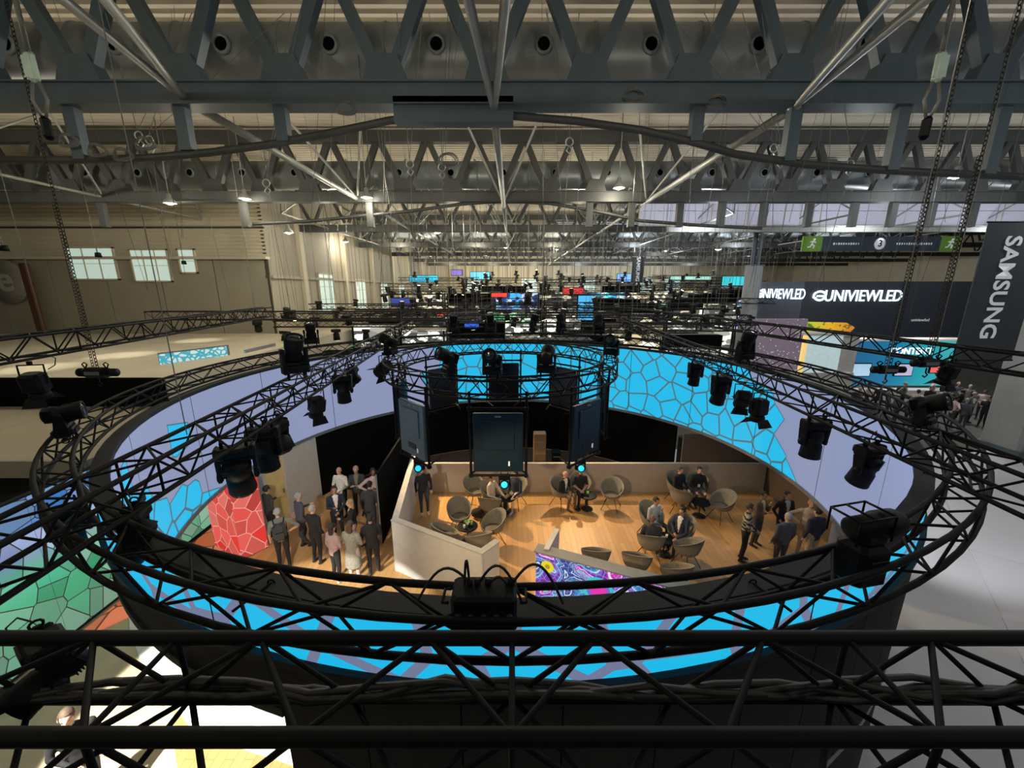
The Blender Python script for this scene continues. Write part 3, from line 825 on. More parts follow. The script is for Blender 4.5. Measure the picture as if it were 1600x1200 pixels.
# ================================================================== THE ROUND STAND
RI, RO, Z0, Z1, ZO = 7.55, 7.70, 2.40, 5.00, 4.42
def arc(R, a): return (R * math.sin(a), R * math.cos(a))
stand = thing('screen_ring', 'huge round band of cyan-celled screens ringing the lounge', 'screen', RC)
li, lo_ = led_ring_mat('ring_screen_inner', False), led_ring_mat('ring_screen_outer', True)
def screen_panel(a0, a1, R, za, zb, m, inward, name, n=10, gap=0.0012):
    mb = MB(); uv = []
    a0 += gap; a1 -= gap
    for R_ in ((R, R + 0.04) if inward else (R, R - 0.04)):
        for i in range(n + 1):
            a = a0 + (a1 - a0) * i / n; x, y = arc(R_, a)
            mb.v += [(x, y, za), (x, y, zb)]
            uv += [((a if a <= PI or not inward else a - 2 * PI) * 7.55, za), ((a if a <= PI or not inward else a - 2 * PI) * 7.55, zb)]
    k = 2 * (n + 1)
    for i in range(n):
        f = (2 * i, 2 * i + 2, 2 * i + 3, 2 * i + 1)
        g = (k + 2 * i, k + 2 * i + 1, k + 2 * i + 3, k + 2 * i + 2)
        for q in (f, g): mb.f.append(q); mb.mi.append(0 if q is f else 1); mb.sm.append(False)
        for q in ((2 * i, k + 2 * i, k + 2 * i + 2, 2 * i + 2), (2 * i + 1, 2 * i + 3, k + 2 * i + 3, k + 2 * i + 1)): mb.f.append(q); mb.mi.append(1); mb.sm.append(False)
    mb.f += [(0, 1, k + 1, k), (2 * n, k + 2 * n, k + 2 * n + 1, 2 * n + 1)]; mb.mi += [1, 1]; mb.sm += [False, False]
    mb.uv = uv
    return mb.build(name, [m, M['clad']], stand)
NP = 18
for k in range(NP):
    a0 = -PI + 2 * PI * k / NP; screen_panel(a0, a0 + 2 * PI / NP, RI, Z0 if k > 2 else 3.85, Z1 - .03, li, True, 'screen_panel')
    a0 = 2 * PI * k / NP; screen_panel(a0, a0 + 2 * PI / NP, RO, ZO, Z1 - .03, lo_, False, 'screen_panel')
def band(Ra, Rb, za, zb, m, name, a0=0.0, a1=2 * PI, n=96, parent=stand):
    mb = MB(); full = a1 - a0 > 2 * PI - 1e-4; N = n if full else n + 1
    for i in range(N):
        a = a0 + (a1 - a0) * i / n
        for R_, z in ((Ra, za), (Rb, za), (Rb, zb), (Ra, zb)): mb.v.append((*arc(R_, a), z))
    for i in range(n):
        j = (i + 1) % N
        for e in range(4): mb.f.append((4 * i + e, 4 * i + (e + 1) % 4, 4 * j + (e + 1) % 4, 4 * j + e)); mb.mi.append(0); mb.sm.append(False)
    if not full: mb.f += [(3, 2, 1, 0), tuple(4 * n + e for e in range(4))]; mb.mi += [0, 0]; mb.sm += [False] * 2
    return mb.build(name, m, parent)
band(RI - .02, RO + .02, Z1 - .03, Z1 + .05, M['darkrim'], 'top_rim')
rad = math.radians
band(RI - .03, RO + .03, Z0 - .10, Z0, M['rim'], 'bottom_rim', rad(-120), rad(195), 84)
band(RI - .03, RO + .03, 3.75, 3.85, M['darkrim'], 'bottom_rim', rad(195), rad(240), 20)
band(RO - .03, RO + .06, ZO - .07, ZO, M['darkrim'], 'ledge')
band(RI + .06, RO - .045, 3.85, Z1 - .03, M['clad'], 'core')
band(RI + .06, RO - .045, Z0, 3.85, M['clad'], 'core', rad(-120), rad(195), 84)
band(RO - .04, RO, Z0, ZO - .07, M['clad'], 'outer_skirt', rad(-120), rad(105), 72)
band(RO - .04, RO, 3.85, ZO - .07, M['clad'], 'outer_skirt', rad(195), rad(240), 20)
# walls standing under the band
w = band(RI + .02, RO, 0, Z0 - .1, M['blackm'], 'wall_back', rad(-66.5), rad(56), 48, None); w.location = RC; struct(w)
w = band(RI + .02, RO, 0, Z0 - .1, M['greywall'], 'wall_entrance', rad(-77), rad(-66.5), 10, None); w.location = RC; struct(w)
w = band(RI + .02, RO, 0, Z0 - .1, M['greywall'], 'wall_entrance', rad(-90), rad(-83), 10, None); w.location = RC; struct(w)
o = band(RI + .07, RO - .05, 0, 2.1, mat('warm_door_leaf', (0.62, 0.47, 0.22), 0.6), 'door_1', rad(-83), rad(-77), 8, None); o.location = RC; struct(o)
MB().box((*arc(RI + .04, rad(-78)), 1.0), (0.04, 0.04, 0.14)).build('door_handle', M['rim'], o)
w = MB().box((9.45, 11.2, 1.1), (.1, 5.1, 2.2)).box((7.9, 13.72, 1.1), (3.2, .1, 2.2)).build('wall_side_bay', mat('brown_bay_wall', (.11, .08, .06), .8)); struct(w)
# near outer wall of the stand, below the outer screens, in cladding sheets
near = thing('stand_wall', 'dark curved cladding wall under the near side of the screen ring', 'wall', RC)
for k in range(15):
    a0 = 105 + k * 6.0
    band(RO - .04, RO + .02, 0, ZO - .07, M['navyclad'] if k < 4 else M['clad'], 'cladding_sheet', rad(a0 + .05), rad(a0 + 5.95), 4, near)
# lounge ring kerb (plinth)
# ---- trusses
TZ = CAMZ - 2.17
def is_near(a): d = abs(((a - PI) + PI) % (2 * PI) - PI); return d < rad(86)
ring_truss('big black ring truss circling above the round screen band', RC, 7.95, 0.30, 0.30, TZ, 112, 0.027, 0.013, is_near, seg=120)
IC = Vector((-0.28, 10.3, 0))
ring_truss('small black ring truss carrying the hung screens over the lounge', IC, 2.8, 0.34, 0.36, CAMZ - 1.90, 56, 0.025, 0.012, None, seg=64)

# foreground truss right below the camera
fa, fb_ = gp(800, 997, CAMZ - 1.22), gp(800, 1152, CAMZ - 1.22)
fy0, fy1 = fa.y, fb_.y
fz = CAMZ - 1.22
bw = fy0 - fy1
bh = 0.27
ft = straight_truss('foreground black box truss spanning the whole picture width', (-3.6, (fy0 + fy1) / 2, fz - bh / 2), (3.6, (fy0 + fy1) / 2, fz - bh / 2), bw, bh, 0.30, 0.025, 0.010, True, drops=False)
# cables laid along the foreground truss
mb = MB()
rc = random.Random(5)
for q in range(5):
    mb.path([(x, fy0 + rc.uniform(-.03, .03) - .01, fz - bh + 0.03 + .02 * math.sin(x * (3 + q) + q) + q * .006) for x in [-3.5 + 0.25 * i for i in range(29)]], 0.013, 5)
o = mb.build('cable_bundle', M['cable']); tag(o, 'bundle of black cables lying along the foreground truss', 'cable')

def zx(p): return Vector(p)
DZ = CAMZ - 1.75
Ltr = (gp(-90, 921, DZ), gp(640, 507, DZ))
Rtr = (gp(1740, 820, DZ), gp(972, 503, DZ))
straight_truss('black truss crossing the left half of the ring, rising to the middle', Ltr[0], Ltr[1], 0.36, 0.34, 0.36, 0.025, 0.012, True)
straight_truss('black truss crossing the right half of the ring down to the right edge', Rtr[0], Rtr[1], 0.36, 0.34, 0.40, 0.025, 0.012, True)
straight_truss('black truss over the beige canopies at the left edge', gp(-60, 556, CAMZ - 1.0), gp(420, 487, CAMZ - 1.0), 0.40, 0.38, 0.45, 0.025, 0.013, True)
straight_truss('black truss in front of the lit stands at the right edge', gp(1700, 583, CAMZ - 1.25), gp(985, 486, CAMZ - 1.25), 0.34, 0.34, 0.45, 0.025, 0.013, True)
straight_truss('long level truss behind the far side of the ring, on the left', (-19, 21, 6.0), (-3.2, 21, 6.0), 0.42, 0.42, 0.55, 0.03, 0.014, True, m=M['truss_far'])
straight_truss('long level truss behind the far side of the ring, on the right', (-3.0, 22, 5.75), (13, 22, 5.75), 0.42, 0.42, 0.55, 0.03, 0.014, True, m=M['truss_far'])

# ---- hung screens on the inner ring
def hung_screen(k, label):
    a = PI + k * PI / 4
    x, y = arc(2.72, a)
    t = thing('hung_screen', label, 'screen', (IC.x + x, IC.y + y, 3.66), -a + PI, 'screens hung from the inner ring')
    del t['group']
    # local -y points outwards (towards the viewer for k = 0)
    pm = M['screenpale'] if k == 1 else M['screenback']
    MB().box((0, 0, 0.68), (1.02, 0.10, 1.26), bev=0.02).build('screen_back', pm, t)
    MB().box((0, -.06, 0.86), (0.66, 0.03, 0.62), bev=0.01).build('rear_cover', pm, t)
    MB().box((0, -.055, 0.30), (0.30, 0.012, 0.12)).build('vent', M['screenback'], t)
    MB().box((0.22, -.058, 0.24), (0.035, 0.012, 0.10)).build('rating_label', M['textwhite'], t)
    MB().box((0, -.058, 1.25), (0.12, 0.012, 0.03)).build('badge', M['rim'], t)
    MB().box((0, .056, 0.68), (0.98, 0.012, 1.20)).build('display', mat('dim_display', (0.005, 0.01, 0.02), 0.15), t)
    for s in (-1, 1):
        bar('frame_tube', (s * .57, 0, -.06), (s * .57, 0, 1.75), 0.028, M['truss'], t, 8)
    for z in (-.05, 1.40): bar('frame_tube', (-.60, -.0, z), (.60, 0, z), 0.028, M['truss'], t, 8)
    for s in (-1, 1):
        for z in (-.05, 1.40): MB().box((s * .57, 0, z), (.09, .1, .09), bev=.02).build('frame_coupler', M['black'], t)
    for s in (-1, 1): bar('frame_strut', (s * .57, 0, 0), (s * .35, .42, -.05), 0.02, M['truss'], t, 6)
labs = ['navy-backed screen hung frontmost from the small ring truss', 'dark hung screen turned right, front right of the small ring', 'edge-on hung screen at the right end of the small ring',
        'dark hung screen at the back right of the small ring', 'black-framed hung screen at the far back of the small ring', 'dark hung screen at the back left of the small ring',
        'edge-on hung screen at the left end of the small ring', 'slate grey backed hung screen, front left of the small ring']
for k in range(8): hung_screen((8 - k) % 8, labs[k])

# ---- stage lights
hz = -0.17
def on_truss(tr, px, dz=-0.19): 
    p = on_line(tr[0], tr[1], px); p.z += dz; return p
moving_head('black moving head hung beside the bright lavender screen, left truss', on_truss(Ltr, 490), 0.9, 0.35, 0.95, kind='flood')
moving_head('black moving head under the left truss, above the black doorway', on_truss(Ltr, 532), 0.2, 0.15, 1.0)
moving_head('squat black head next to the inner ring on the left truss', on_truss(Ltr, 548), 1.6, 0.9, 0.9)
moving_head('large black moving head on the left truss over the red column', on_truss(Ltr, 405), 0.3, 0.1, 1.0)
moving_head('black moving head with a tilted barrel, second over the red column', on_truss(Ltr, 420), 1.4, 1.2, 1.1)
moving_head('largest black moving head hung low on the left truss by the orange floor', on_truss(Ltr, 360), 0.5, 0.5, 1.05)
moving_head('black head standing upright on the ring truss left of the inner ring', Vector((*(RC.xy + Vector(arc(7.95, rad(-62)))), TZ + .17)), 0.4, 0.3, 1.1, True)
moving_head('tall black head standing on the left truss before the lavender screen', on_truss(Ltr, 466, .19), 0.8, 0.4, 1.0, True)
moving_head('black flood light hung from the truss at the left edge', gp(45, 565, CAMZ - 1.25), 0.3, 0.2, 1.05, kind='flood')
moving_head('black moving head lying at the crossing of ring and left truss', on_truss(Ltr, 195), 2.0, 0.5, 0.75)
moving_head('black head standing on the left side of the big ring', Vector((*(RC.xy + Vector(arc(7.95, rad(-128)))), TZ + .10)), 2.2, 1.5, .8, True)
moving_head('black head under the ring beside the blue screen at left', Vector((*(RC.xy + Vector(arc(7.95, rad(-140)))), TZ - .18)), 1.0, 0.4, 0.8)
moving_head('black flood light at the left end of the small ring', Vector((IC.x - 2.9, IC.y - .6, CAMZ - 1.55)), 1.2, 0.9, 1.0, kind='flood')
moving_head('small black head first along the right truss over the cyan cells', on_truss(Rtr, 1090), 0.1, 0.2, 0.95)
moving_head('black head second along the right truss over the cyan cells', on_truss(Rtr, 1131), 0.2, 0.3, 1.05)
moving_head('slanted black head third along the right truss', on_truss(Rtr, 1166), -0.4, 0.9, 1.0, kind='flood')
moving_head('black head fourth along the right truss, at the edge of the cells', on_truss(Rtr, 1192), 0.3, 0.0, 1.0, kind='flood')
moving_head('black moving head hung before the plain lavender screen at right', on_truss(Rtr, 1281), 0.0, 0.05, .92)
moving_head('black moving head near the right rim of the screen band', on_truss(Rtr, 1368), 0.3, 0.3, .85)
moving_head('black head standing on the right truss left of the column foot', on_truss(Rtr, 1160, .19), 0.3, 0.3, .9, True)
moving_head('black head standing on the right truss beneath the long chain', on_truss(Rtr, 1432, .19), 0.5, 1.2, .62, True)
moving_head('black flood light under the far right truss near the teal stand', gp(1488, 556, CAMZ - 1.45), 0.3, 0.2, 1.0, kind='flood')
moving_head('black head hung at the left end of the foreground truss', gp(62, 985, fz - .02), 2.6, 1.1, 0.42)
for lab, a in (('black head on the far ring, left of the back hung screen', -7), ('black head on the far ring, right of the back hung screen', 7), ('black head on the far ring towards the right truss', 16), ('black head on the far ring where the left truss meets it', -19), ('black head on the far right of the ring under the column', 28)):
    moving_head(lab, Vector((*(RC.xy + Vector(arc(7.95, rad(a)))), TZ + .17)), 0.5 + a, 0.3, 1.15, True)
for lab, k in (('small head with lit cyan lens under the frontmost hung screen', 0), ('small head with lit cyan lens under the front left hung screen', 7), ('small head with lit cyan lens under the front right hung screen', 1)):
    a = PI + ((8 - k) % 8) * PI / 4; x, y = arc(2.62, a)
    moving_head(lab, Vector((IC.x + x + (.12 if k == 0 else 0), IC.y + y, 3.62)), 0, -1.95, 0.55, False, True)
for lab, k in (('black head inside the small ring, left of its back screen', 200), ('black head inside the small ring, right of its back screen', 160), ('black head on the small ring above the front screen', 182), ('black head on the small ring at its right end', 100), ('black head on the small ring at its left end', 262)):
    x, y = arc(2.8, rad(k)); moving_head(lab, Vector((IC.x + x, IC.y + y, CAMZ - 1.70)), k * 1.0, 1.2, 0.85, True)

# big follow spot hung at the right of the ring
fp = on_line(RC + Vector((0, 0, TZ)) + Vector((*arc(7.95, rad(122)), 0)), RC + Vector((0, 0, TZ)) + Vector((*arc(7.95, rad(160)), 0)), 1272)
t = thing('follow_spot', 'big black follow spot with cage on the right of the ring truss', 'stage light', fp + Vector((0, 0, .10)), 0.2); t.scale = (.56,) * 3
MB().box((-.02, 0, .02), (.5, .42, .62), bev=.06).build('power_unit', M['black'], t)
MB().box((0, 0, .40), (.34, .3, .12), bev=.03).build('swivel_base', M['black'], t)
h = MB().lathe([(.10, -.42), (.15, -.40), (.16, -.05), (.19, .02), (.19, .30), (.15, .36), (.13, .42), (.10, .42)], 18, M4=Matrix.Translation((0.1, 0, .56)) @ Matrix.Rotation(PI / 2, 4, 'Y')).build('light_head', M['black'], t)
MB().lathe([(0, .425), (.09, .43), (.1, .41)], 16, M4=Matrix.Translation((0.1, 0, .56)) @ Matrix.Rotation(PI / 2, 4, 'Y')).build('lens', M['lens'], h)
cg = MB()
for s in (-1, 1):
    cg.path([(-.45, s * .2, .44), (-.45, s * .2, .78), (.12, s * .2, .80), (.12, s * .2, .44)], .016, 6)
for x, z in ((-.45, .78), (.12, .80), (-.2, .79)): cg.tube((x, -.2, z), (x, .2, z), .016, n=6)
cg.build('cage', M['truss'], t)
MB().box((0, -.215, .05), (.3, .02, .2), bev=.005).build('control_panel', M['screenback'], t)

# distribution box with looping cables on the near side of the ring
bx_ = gp(757, 962, TZ + .10)
t = thing('power_box', 'black power distribution box with looping cables on the near ring truss', 'box', (bx_.x, bx_.y + .06, TZ + .12))
MB().box((0, 0, .02), (.42, .22, .26), bev=.02).build('box_body', M['black'], t)
for i in range(5): MB().tube((-.16 + i * .08, -.11, .03), (-.16 + i * .08, -.14, .03), .026, n=10).build('socket', M['screenback'], t)
for s in (-1, 1): MB().path([(s * .23, -.06, .08), (s * .27, -.06, .08), (s * .27, .06, .08), (s * .23, .06, .08)], .01, 5).build('handle', M['truss'], t)
for (x0, x1, h_) in ((-.08, -.46, .20), (-.05, .25, .22), (.02, .20, .13), (.17, .52, .23), (-.1, -.14, .26)):
    MB().path([(x0 + (x1 - x0) * q / 12, 0.02, .14 * (1 - q / 12) + h_ * math.sin(PI * q / 12)) for q in range(13)], .009, 6).build('loop_cable', M['cable'], t)
for i, x in enumerate((-.1, -.05, .02, .17)): MB().tube((x, 0.02, .13), (x, .02, .19), .02, n=8).build('plug', M['black'], t)

# chain hoists
chain_hoist('black chain hoist on the left of the ring below its long chain', gp(152, 583, CAMZ - 1.62) + Vector((0, 0, -.1)), 14.5, s=0.95)
chain_hoist('black chain hoist below the long chain on the right truss', gp(1385, 585, CAMZ - 1.45), 14.5, s=0.7)
chain_hoist('black chain hoist at far right beneath the short chain', gp(1448, 575, CAMZ - 1.3), 14.5, s=0.7)
# short rods tying the screen band to the ring truss
for k in range(12):
    a = rad(15 + 30 * k); t = thing('tie_rod', 'short turnbuckle rod tying the screen band to the ring truss', 'rod', (RC.x + arc(7.63, a)[0], RC.y + arc(7.63, a)[1], Z1 + .05), 0, 'tie rods of the screen band')
    e = Vector((*arc(0.34, a), TZ - Z1 - .2)); bar('rod', (0, 0, 0), e, .011, M['truss'], t)
    MB().path([(.03 * math.cos(j), 0, .03 * math.sin(j)) for j in [2 * PI * q / 8 for q in range(8)]], .008, 5, closed=True).build('eye', M['truss'], t)
    bar('turnbuckle', e * .35, e * .6, .022, M['truss'], t)

# ---- coloured screens left of the ring
gm = stained_mat('stained_green_wall', [(0.0, (0.02, 0.33, 0.16)), (0.35, (0.03, 0.50, 0.22)), (0.56, (0.10, 0.62, 0.42)), (0.66, (0.30, 0.42, 0.85)), (0.78, (0.42, 0.50, 0.92)), (0.84, (0.02, 0.22, 0.72)), (1.0, (0.01, 0.24, 0.70))], 2.1, 0.8, 1, 0.0, 3.4, edge=0.022)
om = stained_mat('stained_orange_floor', [(0.0, (0.75, 0.13, 0.02)), (1.0, (0.70, 0.20, 0.06))], 1.6, 0.8, 0, 0, 6, (0.10, 0.03, 0.01, 1), 0.035)
rm = stained_mat('stained_red_screen', [(0.0, (0.85, 0.01, 0.01)), (1.0, (0.80, 0.015, 0.02))], 2.4, 0.9, 1, 0, 2.4, (0.9, 0.35, 0.3, 1), 0.03)
def uvbox(name, c0, c1, thick, z0, z1, m, parent, nseg=1):
    """upright screen slab from c0 to c1 (plan), front to the left of the walking direction"""
    c0, c1 = Vector(c0), Vector(c1); d = (c1 - c0); L = d.length; n = Vector((d.y, -d.x)) / L * thick
    mb = MB(); pts = [(*c0, z0), (*c1, z0), (*c1, z1), (*c0, z1), (*(c0 + n), z0), (*(c1 + n), z0), (*(c1 + n), z1), (*(c0 + n), z1)]
    mb.v = [tuple(p) for p in pts]; mb.uv = [(0, z0), (L, z0), (L, z1), (0, z1)] * 2
    mb.f = [(0, 3, 2, 1), (4, 5, 6, 7), (0, 1, 5, 4), (2, 3, 7, 6), (1, 2, 6, 5), (0, 4, 7, 3)]; mb.mi = [0, 1, 1, 1, 1, 1]; mb.sm = [False] * 6
    return mb.build(name, [m, M['clad']], parent)
t = thing('glass_art_wall', 'tall lit wall of green and blue stained-glass screens at left', 'screen', (0, 0, 0))
for k in range(7):
    y0 = 4.6 + k * 1.25
    # front faces +x
    uvbox('screen_panel', (-9.65, y0 + 1.245), (-9.65, y0), 0.18, 0.05, 3.38, gm, t)
    for me_ in [t.children[-1].data]:
        for l in me_.uv_layers[0].data: l.uv[0] += (6 - k) * 1.25
bar('edge_trim', (-9.65, 4.6, 0.03), (-9.65, 13.35, 0.03), .03, M['clad'], t)
bar('edge_trim', (-9.65, 4.6, 3.4), (-9.65, 13.35, 3.4), .03, M['clad'], t)
def uvflat(name, poly, z, m, parent=None):
    mb = MB(); n = len(poly)
    mb.v = [(p[0], p[1], z) for p in poly] + [(p[0], p[1], z - .04) for p in poly]; mb.uv = [(p[0], p[1]) for p in poly] * 2
    mb.f = [tuple(range(n)), tuple(reversed(range(n, 2 * n)))] + [(i, n + i, n + (i + 1) % n, (i + 1) % n) for i in range(n)]
    mb.mi = [0] * len(mb.f); mb.sm = [False] * len(mb.f)
    return mb.build(name, m, parent)
o = uvflat('screen_floor', [(-9.5, 6.9), (-8.05, 8.6), (-8.0, 12.4), (-9.5, 12.4)], 0.03, om)
tag(o, 'lit orange stained-glass floor screen along the green art wall', 'screen')
t = thing('red_screen_column', 'lit red stained-glass screen column under the ring, by the entrance', 'screen', (0, 0, 0))
rp = [Vector((-8.75, 10.25)), Vector((-7.55, 9.62)), Vector((-7.15, 10.2)), Vector((-8.35, 10.85))]
uvbox('screen_face', rp[1], rp[0], 0.05, 0.02, 2.28, rm, t); uvbox('screen_face', rp[2], rp[1], 0.05, 0.02, 2.28, rm, t)
MB().prism([tuple(p * 0.985 + Vector((-7.95, 10.23)) * 0.015) for p in (rp[0], rp[1], rp[2], rp[3])], 0.0, 2.26).build('column_core', M['clad'], t)

# ================================================================== PEOPLE
def cloth(name, col): return mat('cloth_' + name, col, 0.9, 0, 0.18, 25)
SKINS = [mat('skin_light', (0.56, 0.33, 0.24), 0.55, 0, 0.05, 20), mat('skin_tan', (0.42, 0.23, 0.15), 0.55, 0, 0.05, 20), mat('skin_deep', (0.22, 0.11, 0.07), 0.55, 0, 0.05, 20)]
HAIR = dict(dark=mat('hair_dark', (0.015, 0.012, 0.010), 0.7), brown=mat('hair_brown', (0.06, 0.035, 0.02), 0.7), grey=mat('hair_grey', (0.32, 0.31, 0.30), 0.8), fair=mat('hair_fair', (0.33, 0.22, 0.11), 0.7))
CL = dict(black=cloth('black', (0.012, 0.012, 0.014)), charcoal=cloth('charcoal', (0.04, 0.042, 0.048)), navy=cloth('navy', (0.018, 0.026, 0.055)), slate=cloth('slate', (0.07, 0.075, 0.10)), grey=cloth('grey', (0.17, 0.17, 0.15)),
          white=cloth('white', (0.70, 0.68, 0.64)), cream=cloth('cream', (0.55, 0.46, 0.34)), pink=cloth('pink', (0.55, 0.42, 0.42)), beige=cloth('beige', (0.34, 0.27, 0.19)), brown=cloth('brown', (0.13, 0.09, 0.06)), blue=cloth('pale_blue', (0.38, 0.43, 0.47)), jeans=cloth('jeans', (0.05, 0.06, 0.09)), greycoat=cloth('grey_coat', (0.24, 0.23, 0.19)), rose=cloth('rose', (0.36, 0.24, 0.24)))
def stripe_mat():
    g = NT('cloth_striped'); tc = g.n('TexCoord').outputs['Object']; s = g.n('SeparateXYZ'); g.put(s.inputs[0], tc)
    nz = g.n('TexNoise'); g.put(nz.inputs['Vector'], tc); nz.inputs['Scale'].default_value = 9
    f = g.math('GREATER_THAN', g.math('FRACT', g.math('ADD', g.math('MULTIPLY', s.outputs[2], 9.0), g.math('MULTIPLY', nz.outputs['Fac'], 1.4))), 0.6)
    g.put(g.b.inputs['Base Color'], g.mix(f, (0.015, 0.017, 0.016, 1), (0.30, 0.30, 0.24, 1))); g.b.inputs['Roughness'].default_value = .9
    return g.m
CL['striped'] = stripe_mat()
MOUTH = mat('lip_red', (0.28, 0.09, 0.08), 0.5)
SHOES = mat('black_shoe_leather', (0.012, 0.011, 0.010), 0.4); WSHOE = mat('white_trainer', (0.65, 0.63, 0.60), 0.6)

ARMS = {  # elbow, wrist for the right side (x > 0), standing frame
    'down': ((.25, .03, 1.13), (.25, -.05, .88)), 'cross': ((.25, -.07, 1.14), (-.04, -.22, 1.17)), 'phone': ((.23, -.04, 1.13), (.09, -.30, 1.22)),
    'hip': ((.44, .09, 1.20), (.21, -.04, 1.03)), 'pocket': ((.29, .07, 1.15), (.20, -.09, .93)), 'chin': ((.20, -.13, 1.14), (.07, -.22, 1.43)),
    'lap': ((.25, -.06, 1.12), (.12, -.34, 1.03)), 'talk': ((.26, -.08, 1.15), (.22, -.36, 1.17)), 'clasp': ((.25, -.04, 1.13), (.03, -.24, 1.02)), 'knee': ((.26, -.14, 1.12), (.15, -.42, 1.02))}

def capsule(mb, p0, r0, p1, r1, n=10):
    p0, p1 = Vector(p0), Vector(p1); d = p1 - p0; L = d.length
    R4 = Matrix.Translation(p0) @ d.to_track_quat('Z', 'Y').to_matrix().to_4x4()
    mb.lathe([(.02 * r0, -r0), (.7 * r0, -.72 * r0), (r0, 0), (r1, L), (.7 * r1, L + .72 * r1), (.02 * r1, L + r1)], n, M4=R4)

PEOPLE = []; WEAR = {}
def person(label, pos, rz, top='black', legs='black', shirt=None, hair='dark', skin=0, arms=('down', 'down'), seat=None, h=1.75, lean=0.0, coat=False, long_hair=False, walk=0.0, short=False, backpack=False, shoe=None, bag=False, turn=0.0, phone=False, lanyard=False, group=None, wide=1.0):
    S = h / 1.75; dz = (seat - 0.90) if seat else 0.0
    up = Matrix.Translation((0, 0, .95 + dz)) @ Matrix.Rotation(lean, 4, 'X') @ Matrix.Translation((0, 0, -.95))
    U = lambda p: up @ Vector(p)
    segs = []
    def seg(p0, r0, p1, r1, zone): segs.append((Vector(p0), r0, Vector(p1), r1, zone))
    # legs
    for s in (-1, 1):
        hip = Vector((s * .095, 0, .93 + dz))
        if seat:
            kn = Vector((s * .13, -.44, seat + .05)); an = Vector((s * .12, -.40 - .06 * s, .09)); hip.z = seat + .06
        else:
            kn = Vector((s * .10, -.02 - walk * s * .16, .50)); an = Vector((s * .11, .03 + walk * s * (-.05 if s > 0 else .25), .09 + (.03 if walk and s < 0 else 0)))
        seg(hip, .098, kn, .064, 2); seg(kn, .062, an, .044, 2); seg(an + Vector((0, .03, -.035)), .044, an + Vector((0, -.17, -.05)), .036, 3)
    # torso
    W = wide
    rings = [(.86, .155 * W, .115), (.95, .168 * W, .125), (1.06, .150 * W, .112), (1.18, .160 * W, .118), (1.30, .182 * W, .122), (1.40, .185 * W, .110), (1.46, .135 * W, .085), (1.49, .07, .06)]
    if coat: rings = [(.48, .23, .19)] + [(.70, .215, .17)] + [(z, a * 1.08, b * 1.1) for z, a, b in rings[1:]]
    seg(U((0, 0, .92)), .13, U((0, 0, 1.38)), .15, 1)
    if coat: seg(Vector((0, 0, .55)), .2, Vector((0, 0, .92)), .17, 1)
    seg(U((0, 0, 1.45)), .052, U((0, -.012, 1.56)), .05, 0)
    hc = Vector((0, -.02, 1.645))
    HM = up @ Matrix.Translation(hc) @ Matrix.Rotation(turn, 4, 'Z')
    seg(HM @ Vector((0, 0, -.05)), .075, HM @ Vector((0, 0, .04)), .085, 0)
    hands = []
    for s, a in ((1, arms[0]), (-1, arms[1])):
        e, w = ARMS[a]; e = U((s * e[0], e[1], e[2])); w = U((s * w[0], w[1], w[2])); sh = U((s * .185 * W, 0, 1.41))
        seg(sh, .062, e, .048, 1); seg(e, .046, w, .033, 0 if short else 1)
        hd = (w - e).normalized(); seg(w, .030, w + hd * .085, .032, 0); hands.append((w + hd * .085, hd, s))
    src = MB()
    for p0, r0, p1, r1, z in segs:
        if z == 1 and r0 > .12: continue
        if z == 0 and r0 > .07: continue
        capsule(src, p0, r0, p1, r1)
    n = 18; vs = []
    for z, a, b in rings:
        for k in range(n):
            t = 2 * PI * k / n; q = Vector((a * math.cos(t), b * math.sin(t), z))
            vs.append(U(q) if z > .84 else q)
    L = len(rings); fsx = [(i * n + k, i * n + (k + 1) % n, (i + 1) * n + (k + 1) % n, (i + 1) * n + k) for i in range(L - 1) for k in range(n)]
    fsx += [tuple(reversed(range(n))), tuple(range((L - 1) * n, L * n))]
    src.add(vs, fsx)
    src.ball((0, 0, .025), (.078, .096, .098), 0, 14, HM); src.ball((0, -.02, -.045), (.062, .072, .075), 0, 12, HM)
    src.ball((0, -.10, -.01), (.016, .026, .03), 0, 8, HM)
    tmp = src.build('tmp_body', SKINS[0]); md = tmp.modifiers.new('remesh', 'REMESH'); md.mode = 'VOXEL'; md.voxel_size = 0.019
    sm = tmp.modifiers.new('smooth', 'SMOOTH'); sm.factor = .5; sm.iterations = 3
    dg = bpy.context.evaluated_depsgraph_get(); me = bpy.data.meshes.new_from_object(tmp.evaluated_get(dg)); bpy.data.objects.remove(tmp)
    nv = len(me.vertices); co = np.empty(nv * 3); me.vertices.foreach_get('co', co); co = co.reshape(-1, 3)
    npol = len(me.polygons); cen = np.empty(npol * 3); me.polygons.foreach_get('center', cen); cen = cen.reshape(-1, 3)
    best = np.full(npol, 9.0); zone = np.zeros(npol, int)
    for p0, r0, p1, r1, z in segs:
        a, d = np.array(p0), np.array(p1 - p0); t = np.clip(((cen - a) @ d) / max(d @ d, 1e-9), 0, 1)
        dist = np.linalg.norm(cen - a - t[:, None] * d, axis=1) - (r0 + (r1 - r0) * t)
        m_ = dist < best; best[m_] = dist[m_]; zone[m_] = z
    if shirt:
        inv = np.array(up.inverted()); loc = cen @ inv[:3, :3].T + inv[:3, 3]
        zone[(zone == 1) & (np.abs(loc[:, 0]) < .018 + .16 * np.clip(loc[:, 2] - 1.1, 0, .4)) & (loc[:, 1] < -.04) & (loc[:, 2] > 1.02)] = 4
    mb = MB(); mb.v = [tuple(x) for x in co]; mb.f = [list(p.vertices) for p in me.polygons]; mb.mi = [int(z) for z in zone]; mb.sm = [True] * npol
    bpy.data.meshes.remove(me)
